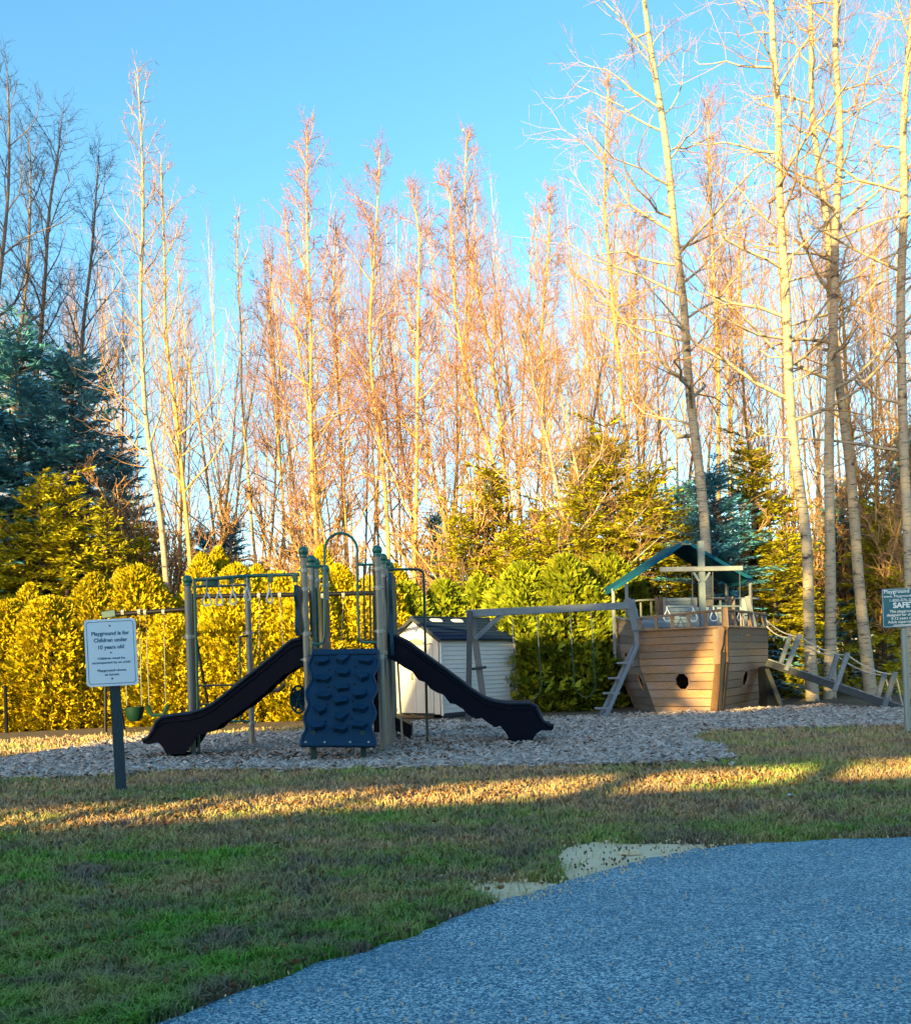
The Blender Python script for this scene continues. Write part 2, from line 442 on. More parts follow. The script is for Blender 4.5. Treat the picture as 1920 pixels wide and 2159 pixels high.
# ------------------------------------------------------------------ the ground and its sheets
def sheet(name, poly, z, mat, label=None):
    me = bpy.data.meshes.new(name); bm = bmesh.new()
    vs = [bm.verts.new((p[0], p[1], z)) for p in poly]
    bm.faces.new(vs); bmesh.ops.recalc_face_normals(bm, faces=bm.faces)
    if bm.faces[:][0].normal.z < 0: bmesh.ops.reverse_faces(bm, faces=bm.faces)
    bmesh.ops.triangulate(bm, faces=bm.faces); bm.to_mesh(me); bm.free()
    me.materials.append(mat); o = link(bpy.data.objects.new(name, me)); tag(o, label, kind='structure'); return o
sheet('ground', [(-900, -300), (900, -300), (900, 1800), (-900, 1800)], -0.008, M['floor'], 'brown leaf-littered ground under the trees')
edge_px = [(327, 2159), (507, 2096), (676, 2033), (845, 1985), (950, 1938), (1056, 1901), (1193, 1859), (1320, 1822), (1468, 1790), (1584, 1779.6), (1742, 1773), (1920, 1766)]
asph_edge = [G(*p) for p in edge_px]
rng = np.random.default_rng(5)
def wiggle(pts, amp, step):
    out = []
    for a, b in zip(pts[:-1], pts[1:]):
        n = max(1, int((b - a).length / step)); pr = Vector((-(b - a).y, (b - a).x, 0)).normalized()
        for i in range(n): out.append(a.lerp(b, i / n) + pr * (rng.normal() * amp))
    out.append(pts[-1]); return out
asph_edge_w = wiggle(asph_edge, .012, .07)
a0 = asph_edge[0] + (asph_edge[0] - asph_edge[1]).normalized() * 4
asph_poly = [a0] + asph_edge_w + [V(14, 5.75, 0), V(14, -12, 0), V(-9, -12, 0), V(-7, -1, 0)]
lawn_poly = [V(-16, -5.5, 0), V(16, -5.5, 0), V(17, 19.5, 0), G(1990, 1500), G(1700, 1497), G(1400, 1506), G(1000, 1519), G(700, 1533), G(300, 1546), G(0, 1563), V(-18, 13.5, 0)]
sheet('lawn', lawn_poly, -0.004, M['lawn'], 'patchy green and straw coloured lawn')
mul_near = [G(-120, 1651), G(0, 1646), G(158, 1642), G(370, 1627), G(634, 1626), G(950, 1621), G(1267, 1616), G(1478, 1610), G(1552, 1600), G(1510, 1579), G(1457, 1560), G(1475, 1543), G(1647, 1538), G(1980, 1529)]
mul_far = [G(1990, 1497), G(1732, 1487), G(1560, 1497), G(1300, 1509), G(1100, 1517), G(900, 1522), G(634, 1545), G(420, 1552), G(300, 1553), G(250, 1562), G(137, 1581), G(0, 1605), G(-120, 1612)]
mul_poly = wiggle(mul_near, .05, .3) + wiggle(mul_far, .05, .4)
sheet('mulch_bed', mul_poly, 0.0, M['mulch'], 'pale grey wood chip play surface')
sand_px = [(1195, 1858), (1180, 1835), (1172, 1806), (1190, 1786), (1250, 1778), (1320, 1781), (1400, 1779), (1475, 1781), (1490, 1789), (1440, 1801), (1325, 1826)]
sheet('bare_soil', wiggle([G(*p) for p in sand_px] + [G(*sand_px[0])], .02, .15)[:-1], 0.0, M['sand'], 'bare sandy patch of soil at the asphalt edge')
sand2 = [(985, 1880), (1010, 1866), (1090, 1862), (1160, 1862), (1190, 1866), (1120, 1888), (1040, 1902)]
sheet('bare_soil', wiggle([G(*p) for p in sand2] + [G(*sand2[0])], .018, .12)[:-1], 0.0, M['sand'], 'small sandy strip beside the asphalt edge')
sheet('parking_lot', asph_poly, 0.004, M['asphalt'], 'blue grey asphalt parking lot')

# ------------------------------------------------------------------ vegetation generators
def path_tube(pts, rad, n=8):
    pts = np.asarray(pts, float); m = len(pts)
    t = np.gradient(pts, axis=0); t /= np.linalg.norm(t, axis=1)[:, None]
    a = np.cross(t, np.array([0.0, 1, 0.13])); a /= np.linalg.norm(a, axis=1)[:, None]; b = np.cross(t, a)
    th = np.arange(n) * 2 * np.pi / n
    v = pts[:, None, :] + (a[:, None, :] * np.cos(th)[None, :, None] + b[:, None, :] * np.sin(th)[None, :, None]) * np.asarray(rad)[:, None, None]
    v = v.reshape(-1, 3); i = np.arange(m - 1)[:, None] * n; k = np.arange(n)[None, :]; k2 = (k + 1) % n
    f = np.stack([i + k, i + k2, i + n + k2, i + n + k], -1).reshape(-1, 4)
    return v, f
def seg_tubes(p0, p1, r0, r1, n=3):
    p0 = np.asarray(p0, float); p1 = np.asarray(p1, float); r0 = np.asarray(r0, float); r1 = np.asarray(r1, float)
    d = p1 - p0; L = np.linalg.norm(d, axis=1)[:, None] + 1e-9; d = d / L
    ref = np.where(np.abs(d[:, 2:3]) > .9, np.array([[1.0, 0, 0]]), np.array([[0, 0, 1.0]]))
    a = np.cross(d, ref); a /= np.linalg.norm(a, axis=1)[:, None]; b = np.cross(d, a)
    th = np.arange(n) * 2 * np.pi / n
    ring = a[:, None, :] * np.cos(th)[None, :, None] + b[:, None, :] * np.sin(th)[None, :, None]
    v = np.concatenate([p0[:, None, :] + ring * r0[:, None, None], p1[:, None, :] + ring * r1[:, None, None]], 1).reshape(-1, 3)
    i = np.arange(len(p0))[:, None] * (2 * n); k = np.arange(n)[None, :]; k2 = (k + 1) % n
    f = np.stack([i + k, i + k2, i + n + k2, i + n + k], -1).reshape(-1, 4)
    return v, f
def merge(parts):
    vs = []; fs = []; b = 0
    for v, f in parts: vs.append(v); fs.append(f + b); b += len(v)
    return np.concatenate(vs), np.concatenate(fs)

def resample(pts, rad, n):
    pts = np.asarray(pts, float); L = np.r_[0, np.cumsum(np.linalg.norm(np.diff(pts, axis=0), axis=1))]
    s = np.linspace(0, L[-1], n)
    out = np.stack([np.interp(s, L, pts[:, i]) for i in range(3)], 1)
    k = np.array([.25, .5, .25])
    for _ in range(2):
        o2 = out.copy(); o2[1:-1] = out[:-2] * .25 + out[1:-1] * .5 + out[2:] * .25; out = o2
    return out, np.interp(s, L, rad)

def bare_tree(seed, pts, rad, cs=.3, nprim=30, plen=3.0, ang0=70, ang1=25, up=.12, twr=.005, dens=1.0, kink=.16, forks=0):
    """trunk from a polyline; limbs, branches and twigs grown from it. Returns (trunk v,f), (limb v,f), (twig v,f)"""
    r = random.Random(seed); g = lambda: r.gauss(0, 1)
    P, Rd = resample(pts, rad, 26)
    T = np.gradient(P, axis=0); T /= np.linalg.norm(T, axis=1)[:, None]
    trunk = path_tube(P, Rd, 9)
    limb = ([], [], [], []); tw = ([], [], [], [])
    def vec(a): return Vector((float(a[0]), float(a[1]), float(a[2])))
    def grow(p, d, L, n, r0, r1, store, upk, kk):
        nodes = [(p, d, r0)]
        st = L / n
        for i in range(n):
            d = Vector((d.x + g() * kk, d.y + g() * kk, d.z + g() * kk * .8 + upk)).normalized()
            q = p + d * st; ra = r0 + (r1 - r0) * (i / n); rb = r0 + (r1 - r0) * ((i + 1) / n)
            store[0].append(tuple(p)); store[1].append(tuple(q)); store[2].append(ra); store[3].append(rb)
            p = q; nodes.append((p, d, rb))
        return nodes
    def side(d, ang):
        a = d.cross(Vector((g(), g(), g()))); a.normalize()
        return (d * math.cos(ang) + a * math.sin(ang)).normalized()
    def twigs(nodes, k, L):
        for (p, d, rr) in nodes[1:]:
            for _ in range(k):
                if r.random() > dens: continue
                grow(p, side(d, R(25 + 35 * r.random())), L * (.5 + .8 * r.random()), 2, max(twr * .9, rr * .5), twr * .5, tw, up * 1.2, .25)
    def subs(nodes, L, deep):
        n = len(nodes)
        for i, (p, d, rr) in enumerate(nodes[1:]):
            for _ in range(2 if r.random() < .75 else 1):
                if r.random() > dens: continue
                l2 = L * (.55 - .3 * i / n) * (.6 + .7 * r.random())
                nd = grow(p, side(d, R(30 + 30 * r.random())), l2, 4, max(rr * .55, twr * 1.4), twr * .8, tw, up, .2)
                twigs(nd, 2 if deep else 1, min(.55, l2 * .45))
        twigs(nodes[-2:], 3, L * .25)
    for i in range(nprim):
        h = (i + r.random()) / nprim; f = cs + (1 - cs) * h
        k = min(len(P) - 1.001, f * (len(P) - 1)); j = int(k); t = k - j
        p = vec(P[j] * (1 - t) + P[j + 1] * t); d = vec(T[j]); rt = Rd[j] * (1 - t) + Rd[j + 1] * t
        ang = R(ang0 + (ang1 - ang0) * h + g() * 8); az = i * 2.4 + g() * .6
        u = Vector((math.cos(az), math.sin(az), 0)); L = plen * ((1 - h) ** .8 * .85 + .22) * (.55 + .7 * r.random())
        dr = (u * math.sin(ang) + d * math.cos(ang)).normalized()
        rb = min(rt * .6, .007 * L + .004 + .003 * L)
        if forks and i < forks: rb = rt * .7; L = plen * 1.5; dr = (u * .45 + d).normalized()
        nd = grow(p, dr, L, 6, rb, twr * 1.3, limb, up, kink)
        subs(nd, L, True)
    top = grow(vec(P[-1]), vec(T[-1]), plen * .15, 3, Rd[-1], twr, limb, up, .1); subs(top, plen * .4, True)
    L4 = seg_tubes(*limb, n=5); T3 = seg_tubes(*tw, n=3)
    return trunk, L4, T3

def make_bare(name, loc, label, cat, data, bark, twigm, group=None):
    """thing > trunk, branches (limbs), twigs"""
    (tv, tf), (lv, lf), (wv, wf) = data; loc = np.array(loc, float)
    root = thing(name, tuple(loc), label, cat, group)
    for nm, v, f, mt, sm in (('trunk', tv, tf, bark, True), ('limbs', lv, lf, bark, True), ('twigs', wv, wf, twigm, False)):
        me = np_mesh(nm, v - loc, f, mt, sm); o = link(bpy.data.objects.new(nm, me)); o.parent = root
        if nm != 'trunk': o['kind'] = 'stuff'
    return root

def conifer(seed, H, Rb, z0=.6, step=.42, nbr=6, droop=.25, rise=.1, spray=.34, width=.085, dens=1.0, top_pow=.85):
    r = np.random.default_rng(seed)
    tv, tf = path_tube([(0, 0, z) for z in np.linspace(0, H, 10)], np.linspace(.022 * H ** .9, .015, 10), 7)
    q = []; seg = ([], [], [], [])
    z = z0
    while z < H - .15:
        fr = (H - z) / (H - z0); Lm = Rb * fr ** top_pow + .1
        for b in range(nbr):
            az = r.random() * 2 * np.pi; L = Lm * (.35 + .75 * r.random() ** .8); zz = z + r.normal() * .2
            u = np.array([np.cos(az), np.sin(az), 0]); w = np.array([-u[1], u[0], 0])
            rs = rise + .25 * (1 - fr) + r.normal() * .06; dr = droop * fr
            n = max(3, int(L / .13 * dens)); s = (np.arange(n) + r.random(n)) / n; s = .12 + .88 * s
            base = u * (L * s)[:, None] + np.array([0, 0, 1.0]) * (zz + rs * L * s - dr * L * s ** 2)[:, None]
            p_prev = np.array([0, 0, zz])
            for k in range(4):
                sk = (k + 1) / 4; pk = u * L * sk + np.array([0, 0, zz + rs * L * sk - dr * L * sk * sk])
                seg[0].append(p_prev); seg[1].append(pk); seg[2].append(.018 * (1 - k * .2)); seg[3].append(.018 * (.8 - k * .2)); p_prev = pk
            for sd in (-1, 1, 0):
                ang = sd * (.75 + .25 * r.random(n)) + r.normal(size=n) * .2
                dirv = u[None] * np.cos(ang)[:, None] + w[None] * np.sin(ang)[:, None]
                dirv[:, 2] += rs * .5 - dr * s + r.normal(size=n) * .22
                ln = spray * (.6 + .7 * r.random(n)) * (1.1 - .5 * s)
                sidev = np.cross(dirv, np.array([0, 0, 1.0]) + r.normal(size=(n, 3)) * .45)
                sidev /= np.linalg.norm(sidev, axis=1)[:, None]
                wd = width * (.7 + .6 * r.random(n))
                mid = base + dirv * (ln * .5)[:, None]
                q.append(np.stack([base, mid - sidev * (wd / 2)[:, None], base + dirv * ln[:, None], mid + sidev * (wd / 2)[:, None]], 1))
        z += step * (.75 + .5 * r.random()) * (.55 + .45 * fr)
    q = np.concatenate(q); v = q.reshape(-1, 3); f = np.arange(len(v)).reshape(-1, 4)
    return merge([(tv, tf), seg_tubes(*seg, n=4)]), (v, f)

def shrub(seed, H, Rb, n=3200, size=.17, top=1.3, lobes=.16, low=.0, fing=4):
    """dense evergreen shrub: fan shaped sprays over a lumpy egg shaped body, a dark core added to block light"""
    r = np.random.default_rng(seed)
    ph = r.random(8) * 6.28
    def rad(th, h):
        base = Rb * (np.clip(1 - h, 0, 1) ** (1 / top)) * (.72 + .28 * np.minimum(1, h * 4 + .35))
        lump = 1 + lobes * (np.sin(3 * th + ph[0] + 5 * h) * .6 + np.sin(5 * th + ph[1] - 9 * h) * .5 + np.sin(2 * th + 14 * h + ph[2]) * .6)
        return np.maximum(base * lump, .03)
    th = r.random(n) * 6.2832; h = low + (1.0 - low) * r.random(n) ** 1.15
    rr = rad(th, h) * (1 + .10 * np.sin(17 * th + 23 * h + ph[3]) * np.sin(11 * th - 31 * h + ph[4]) - .42 * r.random(n) ** 2.2)
    c = np.stack([rr * np.cos(th), rr * np.sin(th), h * H], 1)
    out = np.stack([np.cos(th), np.sin(th), .25 + .9 * h], 1) + r.normal(size=(n, 3)) * .42
    out /= np.linalg.norm(out, axis=1)[:, None]
    tang = np.cross(out, r.normal(size=(n, 3))); tang /= np.linalg.norm(tang, axis=1)[:, None]
    q = []
    for k in range(fing):
        a = (k - (fing - 1) / 2) * .55 + r.normal(size=n) * .12
        d = out * np.cos(a)[:, None] + tang * np.sin(a)[:, None]
        d[:, 2] += .12; s = size * (.45 + 1.15 * r.random(n) ** 1.5) * (1.05 - .12 * abs(k - (fing - 1) / 2))
        nrm = np.cross(out, tang); sd = np.cross(d, nrm); sd /= np.linalg.norm(sd, axis=1)[:, None]
        wd = s * .34; mid = c + d * (s * .6)[:, None] + nrm * (r.normal(size=n) * .02)[:, None]
        q.append(np.stack([c, mid - sd * (wd / 2)[:, None], c + d * s[:, None], mid + sd * (wd / 2)[:, None]], 1))
    q = np.concatenate(q); v = q.reshape(-1, 3); f = np.arange(len(v)).reshape(-1, 4)
    nt_, nh = 16, 9; hh = np.linspace(.03, .9, nh); tt = np.arange(nt_) * 2 * np.pi / nt_
    cv = np.stack([np.stack([rad(tt, np.full(nt_, x)) * .62 * np.cos(tt), rad(tt, np.full(nt_, x)) * .62 * np.sin(tt), np.full(nt_, x * H)], 1) for x in hh]).reshape(-1, 3)
    i = np.arange(nh - 1)[:, None] * nt_; k = np.arange(nt_)[None]; k2 = (k + 1) % nt_
    cf = np.stack([i + k, i + k2, i + nt_ + k2, i + nt_ + k], -1).reshape(-1, 4)
    return (cv, cf), (v, f)

def proto_two(nmA, A, matA, nmB, B, matB):
    return [(nmA, np_mesh(nmA, *A, matA)), (nmB, np_mesh(nmB, *B, matB))]
def plant(name, loc, label, cat, meshes, sc=(1, 1, 1), rz=0.0, group=None, tilt=(0, 0)):
    root = thing(name, loc, label, cat, group)
    root.scale = sc; root.rotation_euler = (tilt[0], tilt[1], rz)
    for nm, me in meshes:
        o = link(bpy.data.objects.new(nm, me)); o.parent = root
        if nm in ('limbs', 'twigs', 'foliage', 'needles', 'stems'): o['kind'] = 'stuff'
    return root

# ------------------------------------------------------------------ evergreen shrubs behind the play area
AR = [proto_two('dark_core', a, M['core'], 'foliage', b, M['arbor']) for a, b in (shrub(1, 3.8, 1.7, n=16500, size=.115, top=1.35, lobes=.09), shrub(2, 3.6, 1.5, n=16000, size=.115, lobes=.10, top=1.7), shrub(3, 3.6, 1.5, n=16500, size=.115, lobes=.12, top=2.1))]
AG = [proto_two('dark_core', a, M['core'], 'foliage', b, M['arbor_green']) for a, b in (shrub(4, 3.6, 1.5, n=10500, size=.165, lobes=.3, top=1.3), shrub(5, 3.6, 1.4, n=10500, size=.165, lobes=.32, top=1.5))]
def place_px(px, d): 
    p = W(px, 1500, d); return (p.x, p.y, -0.01)
shrubs = [  # px, distance, top py, width scale, kind, label
 (-70, 20.9, 1285, 1.1, 'A', 'dull golden arborvitae cut by the left edge of the photo'),
 (25, 21.2, 1270, 1.05, 'A', 'golden arborvitae behind the thin black post'),
 (112, 21.0, 1262, .95, 'A', 'olive golden arborvitae left of the white sign with a dark cleft beside it'),
 (205, 21.6, 1232, 1.0, 'A', 'golden arborvitae rising behind the white playground sign'),
 (300, 22.0, 1198, 1.15, 'A', 'tallest golden arborvitae just right of the white sign'),
 (372, 21.4, 1300, .95, 'A', 'low golden arborvitae behind the left slide end'),
 (436, 22.6, 1192, .9, 'A', 'golden arborvitae behind the green overhead ladder post'),
 (508, 21.8, 1196, 1.0, 'A', 'golden arborvitae behind the hanging rings'),
 (590, 22.3, 1212, 1.1, 'A', 'golden arborvitae left of the tower behind the slide'),
 (662, 21.9, 1206, .95, 'A', 'golden arborvitae seen between the tower posts'),
 (722, 22.4, 1196, .95, 'A', 'golden arborvitae peaking under the hoop barrier'),
 (795, 22.6, 1222, 1.1, 'A', 'golden arborvitae behind the right tower posts'),
 (866, 23.2, 1236, 1.15, 'G', 'green arborvitae behind the shed gable'),
 (945, 24.0, 1232, 1.2, 'G', 'green arborvitae behind the left half of the shed roof'),
 (1020, 24.2, 1222, 1.2, 'G', 'broad green cedar shrub behind the right half of the shed roof'),
 (1112, 23.2, 1196, 1.35, 'G', 'big green cedar shrub behind the wooden swing beam'),
 (1200, 23.0, 1180, 1.35, 'G', 'big green cedar shrub between the swings and the ship'),
 (1285, 24.2, 1176, 1.3, 'G', 'tall green cedar shrub at the ship stern'),
]
for i, (px, d, top, wsc, kd, lab) in enumerate(shrubs):
    x, y, z = place_px(px, d); h = W(px, top, d).z
    plant('arborvitae', (x, y, z), lab, 'shrub', (AR if kd == 'A' else AG)[i % (3 if kd == 'A' else 2)], (wsc, wsc, h / 3.62), rnd.random() * 6.28, 'evergreen shrubs along the play area', )

for i, (px, d, top, wsc, lab) in enumerate([(70, 22.4, 1245, .8, 'golden arborvitae peak in the second row at the far left'), (165, 22.9, 1262, .75, 'golden arborvitae peak in the second row left of the white sign'), (262, 23.2, 1216, .7, 'narrow golden arborvitae peak behind the right edge of the white sign'), (338, 23.0, 1222, .7, 'narrow golden arborvitae peak right of the tallest one'), (470, 23.4, 1172, .75, 'narrow golden arborvitae peak above the overhead ladder'), (552, 23.2, 1190, .7, 'narrow golden arborvitae peak above the hanging rings'), (690, 23.3, 1168, .7, 'narrow golden arborvitae peak inside the hoop barrier'), (838, 23.8, 1188, .8, 'olive arborvitae peak behind the fire pole')]):
    x, y, z = place_px(px, d); h = W(px, top, d).z
    plant('arborvitae', (x, y, z), lab, 'shrub', AR[(0, 1)[i % 2]], (wsc, wsc, h / 3.7), rnd.random() * 6.28, 'evergreen shrubs along the play area')
# ------------------------------------------------------------------ conifers
CD = []
for sd, H, Rb in ((21, 9.5, 3.0), (22, 8.0, 2.7)):
    a, b = conifer(sd, H, Rb, spray=.30, width=.045, droop=.30, rise=.15, step=.30, nbr=10, dens=2.4, top_pow=.6)
    CD.append((H, proto_two('trunk', a, M['conifer_bark'], 'needles', b, M['spruce'])))
CH = []
for sd, H, Rb in ((31, 6.5, 2.6), (32, 5.5, 2.4)):
    a, b = conifer(sd, H, Rb, z0=.2, spray=.26, width=.045, droop=.40, rise=.15, step=.30, nbr=9, dens=2.5, top_pow=.7)
    CH.append((H, proto_two('trunk', a, M['conifer_bark'], 'needles', b, M['hemlock'])))
con = [ # px, d, top py, width, dark?, label
 (60, 26.0, 700, 1.15, 1, 'large dark blue-green spruce at the left edge'),
 (172, 27.0, 735, 1.0, 1, 'dark blue-green spruce right of the largest spruce'),
 (-60, 24.5, 820, 1.1, 1, 'dark spruce cut by the left edge of the photo'),
 (262, 28.5, 940, .9, 1, 'dark spruce behind the leaning pale birch pair'),
 (150, 24.0, 1010, 1.0, 0, 'sunlit yellow-green young spruce in front of the dark spruces'),
 (235, 24.3, 1080, .8, 0, 'small sunlit spruce above the golden shrubs'),
 (30, 23.6, 1090, .9, 0, 'sunlit young spruce at the left edge above the shrubs'),
 (495, 34.0, 1085, .8, 1, 'distant dark spruce low among the birch trunks'),
 (440, 33.0, 1110, .8, 1, 'distant small dark spruce beside the leaning birch'),
 (930, 33.0, 1075, .7, 1, 'distant dark spruce right of the bright birch trunks'),
 (985, 25.4, 1075, .9, 0, 'golden feathery hemlock above the left end of the shed roof'),
 (1085, 24.8, 1110, 1.0, 0, 'low golden hemlock over the A-frame end of the swing beam'),
 (1170, 24.6, 1090, 1.0, 0, 'golden hemlock directly above the middle of the swing beam'),
 (1245, 24.9, 1030, 1.0, 0, 'golden hemlock rising left of the ship stern post'),
 (1330, 25.2, 1080, .9, 0, 'yellow-green hemlock touching the left canopy eave'),
 (1430, 26.4, 1075, .9, 0, 'yellow-green hemlock seen under the canopy ridge'),
 (1640, 24.6, 1160, .9, 0, 'low yellow-green hemlock above the ramp head'),
 (95, 23.8, 1010, .9, 0, 'sunlit spruce sapling with bright sprays over the dark spruce'),
 (310, 25.6, 1120, .7, 0, 'thin sunlit hemlock behind the foot of the tallest pale birch'),
 (1050, 26.5, 985, 1.0, 0, 'golden green hemlock behind the shed'),
 (1150, 27.5, 1060, 1.0, 0, 'rusty golden hemlock above the swing beam'),
 (1240, 29.0, 930, .8, 1, 'slim dark spruce behind the golden hemlocks'),
 (1295, 26.0, 905, 1.05, 0, 'tall golden hemlock left of the ship canopy'),
 (1385, 25.6, 1000, 1.0, 0, 'golden hemlock directly behind the ship canopy'),
 (1520, 25.0, 985, 1.1, 1, 'dark green spruce right of the ship mast'),
 (1455, 27.5, 1010, .9, 1, 'dark green spruce behind the ship mast'),
 (1600, 26.5, 930, 1.0, 0, 'yellow-green hemlock left of the two grey trunks'),
 (1668, 25.5, 1120, .9, 0, 'low yellow-green hemlock behind the tall grey trunks'),
 (1790, 28.0, 1040, .9, 1, 'dark spruce deep among the right hand trunks'),
 (1868, 26.0, 1060, .9, 0, 'yellow-green hemlock behind the blue safety sign'),
 (1935, 30.0, 900, 1.0, 1, 'dark spruce cut by the right edge of the photo'),
]
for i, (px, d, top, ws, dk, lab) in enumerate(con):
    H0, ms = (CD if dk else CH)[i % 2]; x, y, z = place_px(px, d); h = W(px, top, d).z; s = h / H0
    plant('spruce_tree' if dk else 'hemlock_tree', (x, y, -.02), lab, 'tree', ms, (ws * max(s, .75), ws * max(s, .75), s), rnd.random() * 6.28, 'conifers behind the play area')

# ------------------------------------------------------------------ bare trees named one by one
GA = 'tall pale aspens on the right'
def px_path(pts, d, extra=None):
    return [W(x, y, d) for x, y in pts]
def hero(seed, pts, d, r0, r1, bark, twg, name, label, group, to_ground=True, **kw):
    P = px_path(pts, d)
    if to_ground:
        b = P[0] - (P[1] - P[0]).normalized() * 0; g = Vector((P[0].x + (P[0].x - P[1].x) * .2, P[0].y, -.05)); 
        if P[0].z > .3: P = [g] + P
        else: P[0].z = -.05
    r0 *= .72 if group != GA else .76
    n = len(P); rad = [r0 + (r1 - r0) * (i / (n - 1)) ** .9 for i in range(n)]; rad[0] *= 1.15
    jit = random.Random(seed)
    P = [p + Vector((0, jit.uniform(-.3, .3) * (i > 0), 0)) for i, p in enumerate(P)]
    data = bare_tree(seed, [tuple(p) for p in P], rad, **kw)
    return make_bare(name, (P[0].x, P[0].y, 0.0), label, 'tree', data, bark, twg, group)

GB = 'sunlit birches in the middle'
AS = dict(ang0=78, ang1=45, up=.09, twr=.0046, kink=.22, dens=.72)
hero(101, [(1484, 1120), (1473, 925), (1453, 803), (1444, 640), (1424, 509), (1402, 301), (1383, 203), (1369, 106), (1357, 0), (1345, -130)], 24.0, .19, .05, M['aspen'], M['twig_pale'], 'aspen_tree', 'tall pale aspen leaning left above the ship canopy with long dark side limbs', GA, cs=.34, nprim=34, plen=4.6, **AS)
hero(102, [(1712, 1470), (1705, 1291), (1697, 1128), (1678, 965), (1662, 803), (1658, 651), (1648, 488), (1640, 366), (1636, 244), (1628, 122), (1628, 0), (1622, -160)], 22.3, .185, .06, M['aspen'], M['twig_pale'], 'aspen_tree', 'thick grey aspen rising behind the upper end of the ramp', GA, cs=.36, nprim=32, plen=4.4, **AS)
hero(103, [(1748, 1466), (1750, 1291), (1754, 1128), (1750, 925), (1750, 680), (1754, 651), (1758, 488), (1762, 366), (1770, 244), (1766, 122), (1766, 0), (1768, -150)], 23.0, .19, .06, M['aspen'], M['twig_pale'], 'aspen_tree', 'straight thick grey aspen, second from the ship, behind the ramp ropes', GA, cs=.38, nprim=32, plen=4.4, **AS)
hero(104, [(1836, 1465), (1823, 1291), (1807, 1128), (1790, 1006), (1774, 884), (1764, 740), (1752, 600), (1744, 509), (1725, 407), (1713, 203), (1706, 60), (1700, -80)], 23.6, .2, .05, M['aspen'], M['twig_pale'], 'aspen_tree', 'grey aspen leaning left across its neighbour behind the middle of the ramp', GA, cs=.5, nprim=24, plen=3.8, **AS)
hero(105, [(1918, 1480), (1914, 1200), (1912, 965), (1908, 600), (1905, 400), (1904, 285), (1912, 120), (1922, -60)], 22.0, .17, .06, M['aspen'], M['twig_pale'], 'aspen_tree', 'grey aspen at the right edge of the photo behind the blue sign', GA, cs=.3, nprim=30, plen=4.4, **AS)
hero(106, [(1868, 1300), (1851, 1210), (1815, 1006), (1790, 843), (1770, 660), (1756, 520), (1750, 420)], 26.5, .1, .03, M['birch'], M['twig_pale'], 'birch_tree', 'slim bright yellow birch leaning left between grey aspens and blue sign', GB, cs=.4, nprim=26, plen=2.6)
hero(107, [(1880, 1290), (1870, 1180), (1850, 1000), (1838, 880), (1830, 700), (1838, 520)], 28.0, .08, .02, M['birch'], M['twig_pale'], 'birch_tree', 'thin lit birch just right of the slim leaning yellow birch', GB, cs=.35, nprim=26, plen=2.4)
hero(108, [(1345, 1150), (1339, 1128), (1314, 884), (1290, 640), (1280, 540), (1269, 407), (1280, 203)], 29.0, .13, .02, M['birch'], M['twig_pale'], 'birch_tree', 'straight golden birch trunk standing above the golden hemlocks left of the ship', GB, cs=.42, nprim=34, plen=2.7)
hero(109, [(1516, 1100), (1514, 1047), (1510, 762), (1505, 610), (1499, 326), (1493, 224)], 28.5, .12, .02, M['birch'], M['twig_red'], 'birch_tree', 'straight orange birch trunk right of the canopy mast', GB, cs=.42, nprim=34, plen=2.7)
hero(110, [(1360, 1120), (1350, 1000), (1340, 860), (1335, 640), (1345, 480)], 30.0, .09, .02, M['birch'], M['twig_red'], 'birch_tree', 'slim birch close to the right of the straight golden birch', GB, cs=.35, nprim=30, plen=2.4)
hero(111, [(1590, 1060), (1575, 880), (1562, 700), (1555, 560), (1560, 420)], 30.0, .09, .02, M['birch'], M['twig_red'], 'birch_tree', 'slim lit birch left of the thick grey aspen behind the ramp', GB, cs=.35, nprim=30, plen=2.4)
hero(112, [(1215, 1250), (1203, 1167), (1177, 1037), (1150, 900), (1120, 780), (1095, 700)], 25.0, .1, .03, M['aspen'], M['twig_pale'], 'birch_tree', 'grey shaded birch leaning left above the swing beam', GB, cs=.25, nprim=26, plen=3.0)
hero(113, [(1250, 1210), (1240, 1130), (1215, 1000), (1190, 880), (1170, 760)], 25.6, .08, .025, M['aspen'], M['twig_pale'], 'birch_tree', 'thin grey shaded birch beside the leaning grey birch', GB, cs=.3, nprim=22, plen=2.8)
GL = 'pale birches on the left'
hero(121, [(356, 1290), (352, 1234), (334, 1093), (324, 1005), (306, 899), (294, 776), (296, 600), (296, 522), (304, 434), (298, 360), (290, 241), (285, 153)], 24.5, .135, .02, M['aspen'], M['twig_pale'], 'birch_tree', 'tallest pale birch on the left, its top alone in the open sky', GL, cs=.42, nprim=26, plen=2.3, ang0=55, ang1=22, up=.10, dens=.7)
hero(122, [(411, 1290), (405, 1216), (391, 1128), (380, 987), (366, 846), (347, 706), (343, 558), (340, 438), (338, 350)], 24.8, .11, .02, M['birch'], M['twig_pale'], 'birch_tree', 'golden birch leaning left right beside the tallest pale birch', GL, cs=.4, nprim=26, plen=2.2, ang0=55, ang1=24, up=.10, dens=.7)
hero(131, [(680, 1260), (674, 1194), (661, 1037), (655, 924), (653, 850), (657, 700), (651, 614), (650, 502), (648, 400), (646, 277)], 27.0, .12, .015, M['birch'], M['twig_red'], 'birch_tree', 'bright birch left of the hoop barrier reaching highest above the tower', GB, cs=.4, nprim=34, plen=2.3, ang0=66, ang1=30, up=.07)
hero(132, [(664, 1000), (653, 880), (638, 800), (627, 719), (612, 633), (606, 520), (600, 470)], 27.3, .08, .015, M['birch'], M['twig_red'], 'birch_tree', 'slanted birch stem forking left from the bright birch above the tower', GB, cs=.3, nprim=30, plen=2.2, ang0=66, ang1=30, up=.07)
